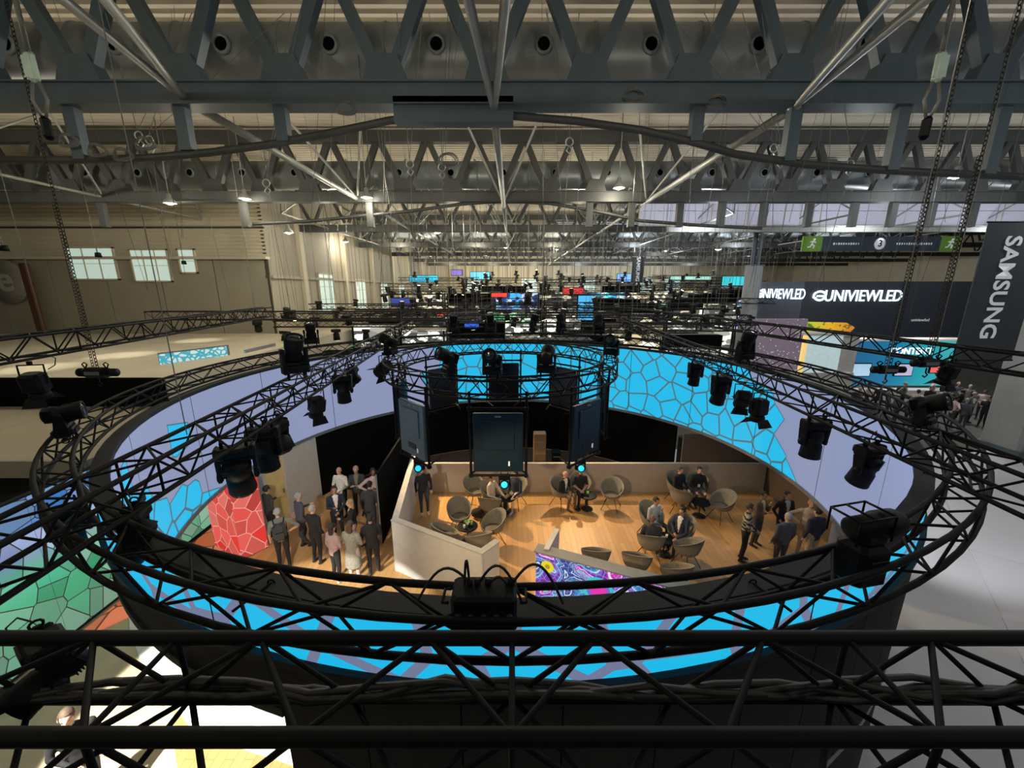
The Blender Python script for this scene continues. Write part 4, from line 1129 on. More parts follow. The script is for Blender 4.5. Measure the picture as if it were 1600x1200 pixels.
    for hp, hd, s in hands:     # four fingers of unequal length and a thumb
        side = hd.cross(Vector((0, 0, 1)) if abs(hd.z) < .8 else Vector((0, 1, 0))).normalized(); palm = hd.cross(side)
        for k, ln in enumerate((.062, .074, .068, .052)):
            b = hp - hd * .02 + side * (-.030 + .02 * k); m1 = b + hd * ln * .62; e = m1 + (hd * .7 + palm * .6 * (1 if palm.y < 0 or palm.z < 0 else -1)) * ln * .5
            mb.tube(b, m1, .0095, .0085, 5); mb.tube(m1, e, .0085, .0065, 5)
        b = hp - hd * .06 + side * (-.030); m1 = b + (hd * .6 - side * .8) * .035; mb.tube(b, m1, .011, .0095, 5); mb.tube(m1, m1 + (hd - side * .1) * .03, .0095, .007, 5)
    for s in (-1, 1):
        mb.ball((s * .034, -.088, .012), (.011, .006, .007), 5, 6, HM); mb.ball((s * .082, .005, 0), (.012, .02, .03), 0, 8, HM)
    mb.ball((0, -.088, -.062), (.022, .007, .006), 6, 6, HM)
    root = thing('person', label, 'person', (pos[0], pos[1], 0.0), rz, group); root.scale = (S,) * 3
    sk = SKINS[skin]
    mb.build('body', [sk, CL[top], CL[legs], shoe or SHOES, CL[shirt] if shirt else CL[top], HAIR['dark'], MOUTH], root)
    if hair:
        hm = MB(); N = 18
        g = MB(); g.ball((0, 0.008, .035), (.086, .104, .104), 0, N)
        keep = lambda c: (c[2] > .075) or (c[1] > .02 and c[2] > (-.12 if long_hair else -.055)) or (c[1] > -.045 and c[2] > .03)
        used = {}; F = []
        for f in g.f:
            c = [sum(g.v[i][q] for i in f) / len(f) for q in range(3)]
            if keep(c): F.append([used.setdefault(i, len(used)) for i in f])
        V = [None] * len(used)
        for i, j in used.items(): V[j] = g.v[i]
        hm.add(V, F, 0, True, HM)
        if long_hair: hm.ball((0, .065, -.10), (.085, .045, .17), 0, 10, HM)
        hm.build('hair', HAIR[hair], root)
    if backpack:
        bp = MB().box((0, .22, 1.22), (.32, .20, .46), bev=.08); bp.box((0, .33, 1.14), (.22, .05, .2), bev=.02)
        b = bp.build('backpack', CL['charcoal'], root)
        for s in (-1, 1): MB().path([(s * .11, .14, 1.42), (s * .13, 0.02, 1.49), (s * .14, -.12, 1.36), (s * .16, -.08, 1.12), (s * .14, .13, 1.05)], .018, 5).build('strap', CL['black'], b)
    if bag: MB().box((.30, -.02, .98), (.12, .30, .22), bev=.03).build('shoulder_bag', CL['rose'], root)
    if phone:
        hp = hands[0][0]; MB().box(hp + Vector((0, -.02, .03)), (.075, .012, .15), bev=.005).build('phone', M['black'], root)
    if lanyard:
        ly = MB().path([U((-.06, -.08, 1.47)), U((-.03, -.135, 1.30)), U((0, -.135, 1.17))], .006, 4).path([U((.06, -.08, 1.47)), U((.03, -.135, 1.30)), U((0, -.135, 1.17))], .006, 4)
        lb = ly.build('lanyard', CL['black'], root); MB().box(U((0, -.14, 1.12)), (.08, .008, .11)).build('badge', mat('white_badge_card', (.7, .74, .66), .5), lb)
    PEOPLE.append(root); WEAR[root.name] = (top, legs)
    return root
A = math.radians
# guests in the left half, standing
person('man in dark jacket seen from behind next to the red column', gp(428, 842), A(150), 'charcoal', 'black', None, 'dark', 1, ('phone', 'down'))
person('person in dark grey with a rose shoulder bag near the yellow door', gp(476, 856), A(140), 'slate', 'charcoal', None, 'grey', 0, ('talk', 'pocket'), bag=True, walk=.6)
person('man in grey T-shirt wearing a dark backpack, by the red column foot', gp(446, 886), A(-150), 'grey', 'black', None, 'grey', 0, ('down', 'hip'), backpack=True, short=True)
person('man in black suit seen from behind, alone in the middle of the left floor', gp(498, 879), A(160), 'black', 'black', None, 'grey', 0, ('talk', 'pocket'))
person('bald man in white shirt standing before the black wall', gp(538, 806), A(-10), 'white', 'black', None, None, 0, ('clasp', 'clasp'))
person('man in open dark jacket over white shirt, arms forward, middle of the left group', gp(531, 842), A(30), 'navy', 'black', 'white', 'dark', 1, ('clasp', 'phone'))
person('grey-haired man in dark hoodie with folded arms before the black wall', gp(563, 804), A(10), 'charcoal', 'black', 'grey', 'grey', 0, ('cross', 'cross'))
person('man in pale pink shirt with a hand on his hip before the black wall', gp(589, 808), A(35), 'pink', 'charcoal', None, 'dark', 2, ('cross', 'hip'))
person('man in charcoal coat bending slightly, back to the camera, by the slanted partition', gp(582, 836), A(175), 'charcoal', 'charcoal', None, 'dark', 0, ('down', 'clasp'), lean=.12, wide=1.1)
person('woman with fair hair in dark jacket holding a phone in the left group', gp(556, 862), A(-70), 'black', 'rose', 'rose', 'fair', 0, ('phone', 'down'), long_hair=True, h=1.66, phone=True)
person('woman in long grey coat seen from behind, nearest in the left group', gp(556, 908), A(170), 'greycoat', 'pink', None, 'brown', 0, ('clasp', 'clasp'), coat=True, long_hair=True, h=1.72)
person('dark-haired woman in white top and black trousers, left of the grey coat', gp(528, 908), A(150), 'rose', 'black', 'white', 'dark', 1, ('down', 'phone'), long_hair=True, h=1.66, shoe=WSHOE)
person('man in black suit seen from behind, right of the grey coat', gp(586, 897), A(200), 'black', 'black', None, 'dark', 1, ('down', 'phone'), walk=.3)
person('person in black with white trainers by the hung screen at the lounge corner', gp(664, 803), A(20), 'black', 'jeans', None, 'dark', 0, ('down', 'down'), shoe=WSHOE, walk=.3)
# right of the lounge, standing
person('man in striped shirt standing sideways with folded hands', gp(1158, 876), A(60), 'striped', 'black', None, 'brown', 1, ('clasp', 'clasp'))
person('man in brown jacket touching his chin in the right group', gp(1178, 852), A(30), 'brown', 'charcoal', 'cream', 'brown', 1, ('chin', 'cross'))
person('man in dark suit and pale shirt holding a hand to his chest, right group', gp(1216, 852), A(5), 'black', 'black', 'blue', 'brown', 0, ('clasp', 'pocket'))
person('grey-haired man in slate suit seen from behind, right group', gp(1214, 892), A(185), 'slate', 'charcoal', None, 'grey', 0, ('down', 'down'), lean=-.10, wide=1.15)
person('fair-haired man in beige top with raised hands, right group', gp(1252, 868), A(-20), 'cream', 'beige', None, 'fair', 0, ('chin', 'hip'))
person('person in navy jacket and beige trousers seen from behind near the follow spot', gp(1262, 884), A(190), 'navy', 'beige', None, 'dark', 0, ('down', 'down'), wide=1.1)
person('person in black crossing the pale floor at the lower left corner', (-6.15, 4.25), A(40), 'black', 'charcoal', None, 'brown', 0, ('down', 'clasp'), walk=.8)

# ---- lounge furniture
CH = None
def tub_chair(label, pos, rz, sc=1.0):
    global CH
    if CH is None:
        NA, NR = 28, 6; mb = MB()
        def pt(a, t, off):
            back = 0.5 + 0.5 * math.cos(a)
            rim = .30 + off; hgt = .12 + .36 * back ** 1.2
            if t < .4: r = rim * .78 * t / .4; z = .40 + off * -.3 + .01 * t
            else:
                u = (t - .4) / .6; r = rim * (.78 + .22 * math.sin(u * PI / 2)) + (.05 * back * u); z = .41 + hgt * u ** 1.2 * 1.0
            return (r * math.sin(a), r * math.cos(a) * .98, z - (.02 if off else 0) * (1 - t))
        for off in (0.0, 0.022):
            vs = [pt(2 * PI * k / NA, i / NR, off) for i in range(1, NR + 1) for k in range(NA)]
            fsx = [(i * NA + k, i * NA + (k + 1) % NA, (i + 1) * NA + (k + 1) % NA, (i + 1) * NA + k) for i in range(NR - 1) for k in range(NA)] + [tuple(range(NA))]
            b = len(mb.v); mb.add(vs, fsx, 0, True)
        e = (NR - 1) * NA; o2 = NR * NA
        for k in range(NA): mb.f.append([e + k, e + (k + 1) % NA, o2 + e + (k + 1) % NA, o2 + e + k]); mb.mi.append(0); mb.sm.append(True)
        CH = dict(shell=mb.mesh('tub_shell', M['chair']), cushion=MB().lathe([(.05, .415), (.20, .42), (.225, .44), (.2, .465), (.05, .475)], 20).mesh('seat_cushion', mat('dark_felt_cushion', (.13, .12, .105), .9, 0, .15, 30)),
                  hub=MB().lathe([(.10, .375), (.12, .385), (.12, .40), (.1, .41)], 14).mesh('seat_plate', M['chairleg']))
    t = thing('tub_chair', label, 'chair', (pos[0], pos[1], 0), rz); t.scale = (sc,) * 3
    link('tub_shell', CH['shell'], t); link('seat_cushion', CH['cushion'], t); link('seat_plate', CH['hub'], t)
    for sx in (-1, 1):
        for sy in (-1, 1): bar('leg', (sx * .09, sy * .09, .39), (sx * .25, sy * .25, .0), .010, M['chairleg'], t)
    return t
TB = None
def table(label, pos):
    t = thing('side_table', label, 'table', (pos[0], pos[1], 0))
    MB().lathe([(.02, .50), (.30, .50), (.31, .51), (.31, .53), (.29, .535), (.02, .535)], 26).build('table_top', M['black'], t)
    MB().tube((0, 0, .02), (0, 0, .5), .02, n=10).build('pole', M['chairleg'], t)
    MB().lathe([(.02, .0), (.2, .0), (.2, .012), (.04, .03), (.02, .05)], 20).build('foot', M['chairleg'], t)
    return t
def cup(label, pos, m, r=.035, h=.10):
    o = MB().lathe([(r * .7, 0), (r * .8, .005), (r, h), (r * .9, h), (r * .7, .015)], 12).build('drinking_cup', m); o.location = pos; return tag(o, label, 'cup')
def posy(label, pos):
    t = thing('potted_plant', label, 'plant', pos)
    MB().lathe([(.035, 0), (.05, .07), (.045, .07), (.04, .05)], 12).build('pot', M['white'], t)
    rg = random.Random(int(pos[0] * 100)); leafm = mat('leaf_green', (.10, .26, .05), .6)
    for k in range(9):
        a = 2 * PI * k / 9 + rg.uniform(-.2, .2); e = rg.uniform(.07, .13); d = Vector((math.cos(a), math.sin(a), 0)); n = Vector((-d.y, d.x, 0)) * .028
        b = Vector((0, 0, .06))
        MB().add([b, b + d * e * .5 + n + Vector((0, 0, .07)), b + d * e + Vector((0, 0, .05)), b + d * e * .5 - n + Vector((0, 0, .07))], [(0, 1, 2, 3)], 0, True).add([b + Vector((0, 0, -.004)), b + d * e * .5 + n + Vector((0, 0, .066)), b + d * e + Vector((0, 0, .046)), b + d * e * .5 - n + Vector((0, 0, .066))], [(3, 2, 1, 0)], 0, True).build('leaf', leafm, t)
green_c, white_c = mat('green_cup', (.25, .5, .10), .4), mat('white_cup', (.7, .7, .66), .4)
CS = 1.12
def at_seat(px, py): return gp(px, py)      # pixel of the chair's footprint centre
# chairs: pixel of footprint, facing (0 = faces camera, back away)
t1 = gp(731, 846); table('black round table with green drinks inside the white corner wall', t1)
posy('small green plant on the table inside the white corner wall', (t1.x, t1.y + .05, .535)); cup('white cup on the table inside the white corner wall', (t1.x - .08, t1.y - .12, .535), white_c)
cup('green cup on the table inside the white corner wall', (t1.x + .12, t1.y + .06, .535), green_c)
tub_chair('grey tub chair behind the left round table, back turned right', gp(719, 829), A(20), CS)
tub_chair('grey tub chair right of the left round table', gp(770, 848), A(-60), CS)
tub_chair('grey tub chair hidden behind the white wall, left of the round table', gp(698, 862), A(130), CS)
tub_chair('grey tub chair in front of the left round table, behind the wall top', gp(748, 872), A(-160), CS)
tub_chair('pale grey tub chair under the frontmost hung screen, at the back wall', gp(742, 788), A(30), CS)
tub_chair('tub chair with a black coat, in front of the man in beige', gp(766, 812), A(170), CS)
o = MB().ball((0, 0, .16), (.22, .17, .16), 0, 12).ball((.12, .03, .08), (.16, .16, .12), 0, 10).build('black_bag', CL['black']); q = gp(746, 808); o.location = (q.x, q.y, 0); tag(o, 'soft black bag on the floor beside the table under the screen', 'bag')
t2 = gp(792, 799); table('black round table under the frontmost hung screen', t2)
s1, s2 = gp(768, 800), gp(806, 796)
tub_chair('tub chair carrying the man in beige under the frontmost screen', s1 + Vector((0, .15, 0)), A(60), CS)
person('seated man in beige shirt under the frontmost hung screen', s1 + Vector((0, .10, 0)), A(60), 'cream', 'black', None, 'dark', 1, ('knee', 'lap'), seat=.47)
tub_chair('tub chair carrying the person in pale trousers below the blue lens', s2 + Vector((0, .25, 0)), A(-30), CS)
person('seated person in dark top and pale trousers below the blue lens', s2 + Vector((0, .2, 0)), A(-30), 'navy', 'cream', None, 'dark', 1, ('knee', 'lap'), seat=.47, shoe=WSHOE)
tub_chair('dark tub chair left of the old man in a suit', gp(876, 790), A(40), CS)
person('seated bald man in dark suit beside the man in black polo', gp(879, 790), A(40), 'black', 'brown', 'white', None, 0, ('lap', 'clasp'), seat=.47, lean=.08)
tub_chair('tub chair carrying the man in black polo by the back wall', gp(905, 784), A(0), CS)
person('seated man in black polo shirt by the back wall', gp(905, 786), A(5), 'black', 'black', None, 'dark', 1, ('clasp', 'clasp'), seat=.49, short=True)
t3 = gp(917, 795); table('small black table with a green cup beside the man in black polo', t3); cup('green cup on the small table beside the man in black polo', (t3.x, t3.y, .535), green_c, .05, .12)
tub_chair('empty pale tub chair against the back wall, centre right', gp(954, 793), A(-25), CS)
tub_chair('tub chair carrying the left one of two men in black by the back wall', gp(1056, 783), A(25), CS)
person('left one of two seated men in black jackets by the back wall', gp(1057, 784), A(25), 'black', 'charcoal', None, 'brown', 0, ('lap', 'clasp'), seat=.48)
tub_chair('tub chair carrying the man in black with a lanyard', gp(1087, 783), A(-10), CS)
person('seated man in black jacket with lanyard badge and jeans', gp(1087, 784), A(-10), 'black', 'slate', None, 'dark', 0, ('knee', 'knee'), seat=.48, lanyard=True)
tub_chair('empty tub chair turned away in front of the two men in black', gp(1062, 800), A(150), CS)
t4 = gp(1092, 806); table('black round table in front of the man with a lanyard', t4)
tub_chair('empty tub chair right of the man with a lanyard', gp(1124, 812), A(-70), CS)
tub_chair('tub chair carrying the man in pale blue shirt', gp(1016, 836), A(25), CS)
person('seated man in pale blue shirt with clasped hands', gp(1018, 838), A(25), 'blue', 'slate', None, 'dark', 1, ('chin', 'clasp'), seat=.48, lean=.05)
tub_chair('tub chair carrying the man seen from behind', gp(1014, 874), A(170), CS)
person('seated bald man in dark jacket seen from behind', gp(1014, 872), A(170), 'charcoal', 'black', None, None, 2, ('lap', 'lap'), seat=.48)
tub_chair('tub chair carrying the man in navy suit', gp(1060, 858), A(-55), CS)
person('seated man in navy suit and white shirt, turned left', gp(1060, 858), A(-55), 'navy', 'black', 'white', 'dark', 1, ('knee', 'clasp'), seat=.48)
t5 = gp(1036, 866); table('black table between the three seated men', t5); cup('white cup on the table between the three seated men', (t5.x + .05, t5.y, .535), white_c)
tub_chair('empty tub chair in front of the man in navy suit', gp(1070, 884), A(-150), CS)
tub_chair('grey tub chair seen from behind at the art screen end', gp(992, 906), A(165), CS)
tub_chair('grey tub chair behind the colourful art screen wall', gp(929, 898), A(175), CS)
tub_chair('grey tub chair back showing above the near truss right of centre', gp(1052, 925), A(190), CS)

# ---- low walls of the lounge
def wall_run(name, label, pts, h, t, m, cat='partition', capm=None):
    root = thing(name, label, cat, (0, 0, 0))
    for i_, (a, b) in enumerate(zip(pts[:-1], pts[1:])):
        a, b = Vector(a), Vector(b); d = b - a; L = d.length; c = (a + b) / 2
        MB().box((c.x, c.y, h / 2), (L + t * .98, t - .002 * i_, h - .003 * i_), rz=math.atan2(d.y, d.x)).build('wall_board', m, root)
        if capm: MB().box((c.x, c.y, h + .013 + .004 * i_), (L + t * 1.1, t + .03, .024), rz=math.atan2(d.y, d.x)).build('wall_cap', capm, root)
    return root
gw = mat('white_partition_board', (.56, .56, .55), .6, 0, .04)
wall_run('low_partition', 'pale low wall round the left corner of the lounge, nearest the guests', [(-3.55, 13.3), (-3.06, 9.25), (-.70, 7.95), (-.40, 8.30)], 1.5, .14, gw, 'partition', mat('grey_wall_cap', (.36, .36, .36), .6))
wall_run('low_partition', 'long low wall along the back of the lounge before the dark room', [(-3.7, 13.5), (9.3, 13.5)], 1.15, .12, mat('warm_grey_board', (.42, .38, .33), .7, 0, .04), 'partition')
pt_ = wall_run('dark_partition', 'black slanted partition between the guests and the lounge', [(-3.87, 10.4), (-4.05, 15.9)], 2.25, .06, M['blackm'], 'partition')
bar('edge_strip', (-3.87, 10.36, 0), (-3.87, 10.36, 2.25), .02, M['rim'], pt_)
ap = thing('art_screen_wall', 'low wall with a colourful swirling purple and blue art screen', 'screen', (0, 0, 0))
a0, a1 = Vector((.55, 7.9)), Vector((3.75, 6.55)); d_ = (a1 - a0).normalized(); nrm = Vector((-d_.y, d_.x))
am = art_mat('swirl_art_screen')
for k in range(4):
    L = (a1 - a0).length; b0, b1 = a0 + d_ * L * k / 4, a0 + d_ * (L * (k + 1) / 4 - .004)
    # front to the camera side: walk right to left
    o = uvbox('screen_panel', b1, b0, .05, .04, 1.56, am, ap)
    for l in o.data.uv_layers[0].data: l.uv[0] = L * (k + 1) / 4 - l.uv[0]
c = (a0 + a1) / 2 + nrm * .13
MB().box((c.x, c.y, .79), ((a1 - a0).length, .16, 1.58), rz=math.atan2(d_.y, d_.x)).build('wall_board', gw, ap)
MB().box((c.x - nrm.x * .05, c.y - nrm.y * .05, 1.595), ((a1 - a0).length + .06, .30, .03), rz=math.atan2(d_.y, d_.x)).build('wall_cap', mat('slate_wall_cap', (.20, .22, .23), .6), ap)
e = a0 + nrm * .5 + d_ * .22; MB().box((e.x, e.y, .82), (.12, .85, 1.64), rz=math.atan2(d_.y, d_.x)).build('end_post', gw, ap)
# dim shelving and crates in the dark room behind the long low wall
for k, (px, py, w_, h_, lab, cm) in enumerate(((842, 712, .5, 1.7, 'tall wooden panel in the dark room behind the low wall', mat('brown_ply', (.25, .15, .07), .6)), (868, 715, .35, .9, 'black case standing by the wooden panel', M['black']), (1075, 690, .9, 1.5, 'dark shelf unit in the back room on the right', M['charcoal'] if 'charcoal' in M else M['black']), (1120, 700, .6, 1.1, 'dark crate beside the shelf unit in the back room', M['black']))):
    q = gp(px, py + 40); q = Vector((q.x * 15.2 / q.y, 15.2, 0)); t = thing('storage_unit', lab, 'cabinet', q)
    MB().box((0, 0, h_ / 2), (w_, .4, h_), bev=.02).build('unit_body', cm, t)
    for i in range(3): MB().box((0, -.21, h_ * (.2 + .3 * i)), (w_ * .86, .02, .02)).build('front_rail', M['rim'], t)

# ================================================================== NEIGHBOUR STANDS, SIGNS
# beige canopies on the left
t = thing('canopy_stand', 'big beige stand canopy with black fascia at the left, behind the ring', 'stand', (0, 0, 0))
roofm = M['tan']
for k in range(5):
    x1 = -11.6 - k * 4.5
    MB().box((x1 - 2.24, 21.4, 4.44), (4.48, 17.0, .12)).build('roof_panel', roofm, t)
MB().box((-22.6, 12.88, 3.95), (22, .08, 1.1)).build('black_fascia', M['blackm'], t)
MB().box((-11.58, 21.4, 3.95), (.08, 17.0, 1.1)).build('side_fascia', M['tan'], t)
MB().box((-22.8, 29.9, 5.1), (22, .1, 1.3)).build('back_fascia', M['creamlow'], t)
for y in (13.2, 21, 29.5): bar('post', (-11.75, y, 0), (-11.75, y, 4.4), .06, M['truss'], t, 8)
t = thing('canopy_stand', 'lower beige stand roof in front of the black fascia at the left edge', 'stand', (0, 0, 0))
for k in range(4): MB().box((-12.2 - k * 4.5, 10.7, 3.46), (4.48, 4.3, .10)).build('roof_panel', mat('greyer_beige_canopy', (.40, .35, .25), .7, 0, .06, .4), t)
MB().box((-9.92, 10.7, 3.3), (.08, 4.3, .42)).build('side_fascia', M['creamlow'], t)
MB().box((-19, 8.52, 3.3), (18.2, .08, .42)).build('front_fascia', M['creamlow'], t)
for y in (8.7, 12.7): bar('post', (-10.2, y, 0), (-10.2, y, 3.3), .06, M['truss'], t, 8)
# skylight-like lit patches fall on the canopy from a lamp rail above it
for k, (px, py) in enumerate(((60, 575), (190, 555), (310, 532))):
    q = gp(px, py, 4.5); spot_light('canopy_beam', (q.x, q.y, 8.6), q, 420, (1, .93, .74), 38, .7, .2)
    tt = thing('canopy_spot', ['lamp over the canopy nearest the left edge', 'lamp over the middle of the beige canopy', 'lamp over the far corner of the beige canopy'][k], 'lamp', (q.x, q.y, 8.65))
    MB().lathe([(.05, .2), (.1, .18), (.12, 0), (.1, 0)], 12).build('lamp_shade', M['black'], tt); bar('stem', (0, 0, .2), (0, 0, ZD - 8.65), .01, M['wire'], tt, 4)
# small stand with a pale cyan lettered screen on the canopy
tg = NT('pale_cyan_script'); tc = tg.n('TexCoord').outputs['Object']; mp = tg.n('Mapping'); tg.put(mp.inputs[0], tc); mp.inputs['Scale'].default_value = (3.2, 3.2, 4.5)
vv = tg.n('TexVoronoi', distance='MANHATTAN', feature='DISTANCE_TO_EDGE'); tg.put(vv.inputs['Vector'], mp.outputs[0]); vv.inputs['Scale'].default_value = 1.4
tg.glow(tg.mix(tg.math('LESS_THAN', vv.outputs['Distance'], .13), (.62, .80, .78, 1), (.05, .42, .50, 1)), .9)
def small_screen(label, px0, py0, px1, py1, Y, hgt, m, slope=0.35):
    a, b = gy(px0, py0, Y), gy(px1, py1, Y + 2.2); d = b - a; t = thing('lettered_screen', label, 'screen', a)
    MB().box((d.x / 2, d.y / 2, d.z / 2 + hgt / 2), (d.xy.length, .06, hgt), rz=math.atan2(d.y, d.x)).build('screen_face', m, t)
    MB().box((d.x / 2, d.y / 2 + .06, d.z / 2 + hgt / 2), (d.xy.length + .1, .08, hgt + .1), rz=math.atan2(d.y, d.x)).build('screen_frame', M['rim'], t)
    for f in (.1, .9): bar('post', (d.x * f, d.y * f + .08, 0), (d.x * f, d.y * f + .08, -a.z + 0.0), .03, M['truss'], t)
small_screen('pale cyan lettered screen on the beige canopy stand', 252, 577, 357, 564, 15.2, .62, tg.m)
small_screen('pale cyan lettered screen right of the canopy, behind the ring truss', 385, 566, 430, 556, 18.0, .55, tg.m)

# right-hand stands
t = thing('tower_stand', 'dark two-storey stand with a glowing white lettered fascia', 'stand', (0, 0, 0))
Y = 32; a, b = gy(1258, 440, Y), gy(1480, 600, Y)
MB().box(((a.x + b.x) / 2, Y + 1.5, 5.2), (b.x - a.x, 3, 5.4)).build('fascia_block', M['towerdark'], t)
c0, c1 = gy(1180, 440, Y + 3.0), gy(1258, 440, Y)
MB().add([(c0.x, c0.y, 2.5), (c1.x, c1.y, 2.5), (c1.x, c1.y, 7.9), (c0.x, c0.y, 7.9), (c0.x, c0.y + .3, 2.5), (c1.x, c1.y + .3, 2.5), (c1.x, c1.y + .3, 7.9), (c0.x, c0.y + .3, 7.9)], [(0, 1, 2, 3), (5, 4, 7, 6), (0, 4, 5, 1), (3, 2, 6, 7), (1, 5, 6, 2), (4, 0, 3, 7)]).build('side_wing', mat('slate_blue_wing', (.09, .10, .15), .6), t)
for px, s_ in ((1190, 1), (1345, 1), (1470, 1)): q = gy(px, 560, Y + .6); bar('stand_post', (q.x, q.y, 0), (q.x, q.y, 2.6), .12, M['towerdark'], t)
def emblem(px, py, Y, r, parent):
    q = gy(px, py, Y); mb = MB()
    for k, (a0, a1) in enumerate(((20, 200), (-160, 20))):
        pts = [(q.x + (r - .1 * k) * math.cos(math.radians(a0 + (a1 - a0) * i / 14)), Y, q.z + (r * .75) * math.sin(math.radians(a0 + (a1 - a0) * i / 14)) * (1 if k == 0 else .8)) for i in range(15)]
        mb.path(pts, .085, 5)
    mb.box((q.x + .1, Y, q.z + .02), (r * 1.3, .1, .14)); mb.build('emblem', M['neon'], parent)
q = gy(1349, 463, Y - .06); text_obj('fascia_letters', 'UNIVIEWLED', 1.22, M['neon'], q, (PI / 2, 0, 0), t, .03, bold=.008, sx=.86)
emblem(1281, 463, Y - .08, .50, t)
ang = math.atan2(c1.y - c0.y, c1.x - c0.x)
nw = Vector((math.sin(ang), -math.cos(ang), 0))
q = c0.lerp(c1, .58); q.z = gy(1222, 460, q.y).z; text_obj('fascia_letters', 'UNIVIEWLED', 1.15, M['neon'], q + nw * .1, (PI / 2, 0, ang), t, .03, bold=.008, sx=.52)
q = c0.lerp(c1, .10); emblem(1190, 459, q.y - .25, .36, t)
q = gy(1438, 500, Y - .05); text_obj('small_letters', 'univiewled', .34, M['textwhite'], q, (PI / 2, 0, 0), t, .01)
# leaf screen
lg = NT('leaf_screen'); tc = lg.n('TexCoord').outputs['Object']; sx = lg.n('SeparateXYZ'); lg.put(sx.inputs[0], tc)
nz = lg.n('TexNoise'); lg.put(nz.inputs['Vector'], tc); nz.inputs['Scale'].default_value = 2.2; nz.inputs['Detail'].default_value = 6
f = lg.math('ADD', lg.math('MULTIPLY', sx.outputs[0], .165), lg.math('MULTIPLY', lg.math('SUBTRACT', nz.outputs['Fac'], .5), .5))
lc = lg.ramp(lg.math('ADD', f, .5), [(0, (.01, .10, .02)), (.25, (.03, .50, .03)), (.45, (.55, .60, .02)), (.7, (.85, .45, .01)), (1, (.6, .2, .01))])
lg.glow(lg.mix(lg.math('GREATER_THAN', nz.outputs['Fac'], .44), lg.mix(.75, lc, (0, .02, 0, 1)), lc), .9)
a, b = gy(1217, 502, 29), gy(1330, 526, 29)
o = MB().add([(-2.6, 0, -.5), (2.3, 0, -.5), (2.9, 0, .1), (2.2, 0, .45), (-2.2, 0, .55), (-2.75, 0, .2)] + [(x, .1, z) for x, z in ((-2.6, -.5), (2.3, -.5), (2.9, .1), (2.2, .45), (-2.2, .55), (-2.75, .2))], [(0, 1, 2, 3, 4, 5), (11, 10, 9, 8, 7, 6)] + [(i, 6 + i, 6 + (i + 1) % 6, (i + 1) % 6) for i in range(6)]).build('leaf_display', lg.m)
o.location = ((a.x + b.x) / 2, 29, (a.z + b.z) / 2); tag(o, 'screen showing green to yellow foliage on the right stand', 'screen')
# teal stand with letters
t = thing('teal_stand', 'teal and blue lit stand wall with white letters behind the right truss', 'stand', (0, 0, 0))
Y = 26; a, b = gy(1330, 530, Y), gy(1492, 545, Y); w_ = b.x - a.x
tl = NT('teal_lit_wall'); tc = tl.n('TexCoord').outputs['Object']; sx = tl.n('SeparateXYZ'); tl.put(sx.inputs[0], tc)
tl.glow(tl.ramp(tl.math('DIVIDE', tl.math('SUBTRACT', sx.outputs[0], a.x), w_), [(0, (.02, .13, .30)), (.45, (.01, .22, .42)), (.75, (.02, .42, .50)), (1, (.06, .50, .55))]), .8)
MB().box(((a.x + b.x) / 2, Y + .2, 2.55), (w_, .4, 3.1)).build('lit_wall', tl.m, t)
MB().box(((a.x + b.x) / 2, Y - .2, 4.16), (w_ + .4, 1.0, .12)).build('top_fascia', M['white'], t)
q = gy(1424, 549, Y - .03); text_obj('wall_letters', 'CONTENT', .62, M['neon'], q, (PI / 2, 0, 0), t, .02, bold=.004, sx=.95)
for px, py, ww, hh, m_ in ((1412, 578, 1.1, .75, 'a'), (1345, 578, 1.2, .8, 'b'), (1465, 574, .9, .7, 'c')):
    q = gy(px, py, Y - .15); mm = {'a': mat('lilac_screen', (.3, .3, .4), .5, emit=(.45, .42, .62), es=.9), 'b': mat('pale_blue_screen', (.3, .4, .5), .5, emit=(.35, .55, .72), es=.9), 'c': mat('red_screen', (.6, .1, .1), .5, emit=(.75, .12, .12), es=.9)}[m_]
    f_ = MB().box((q.x, Y - .12, q.z), (ww + .12, .1, hh + .12)).build('monitor', M['black'], t); MB().box((q.x, Y - .18, q.z), (ww, .02, hh)).build('display', mm, f_)
MB().box(((a.x + b.x) / 2, Y - .5, .45), (w_ * .9, .6, .9), bev=.03).build('counter', M['white'], t)
# white glazed box stand
t = thing('glazed_stand', 'white box stand with a bright glazed front left of the teal wall', 'stand', (0, 0, 0))
Y = 24; a, b = gy(1262, 524, Y), gy(1306, 582, Y); c_ = gy(1332, 530, Y + .5)
MB().box(((a.x + b.x) / 2, Y, (a.z + b.z) / 2), (b.x - a.x, .1, a.z - b.z)).build('glazed_front', mat('bright_frosted_pane', (.5, .6, .6), .2, emit=(.42, .55, .58), es=.7), t)
MB().box((a.x - .1, Y, (a.z + b.z) / 2), (.2, .2, a.z - b.z)).build('lit_edge', mat('amber_edge_light', (.7, .5, .2), .5, emit=(.80, .55, .18), es=.9), t)
MB().box(((b.x + c_.x) / 2, Y + .4, (a.z + b.z) / 2), (c_.x - b.x, .8, a.z - b.z)).build('white_side', M['white'], t)
MB().box(((a.x + c_.x) / 2, Y + .4, a.z + .06), (c_.x - a.x + .2, 1.2, .12)).build('roof', M['white'], t)
MB().box(((a.x + c_.x) / 2, Y + .4, b.z / 2), (c_.x - a.x, 1.0, b.z)).build('stand_base', M['white'], t)
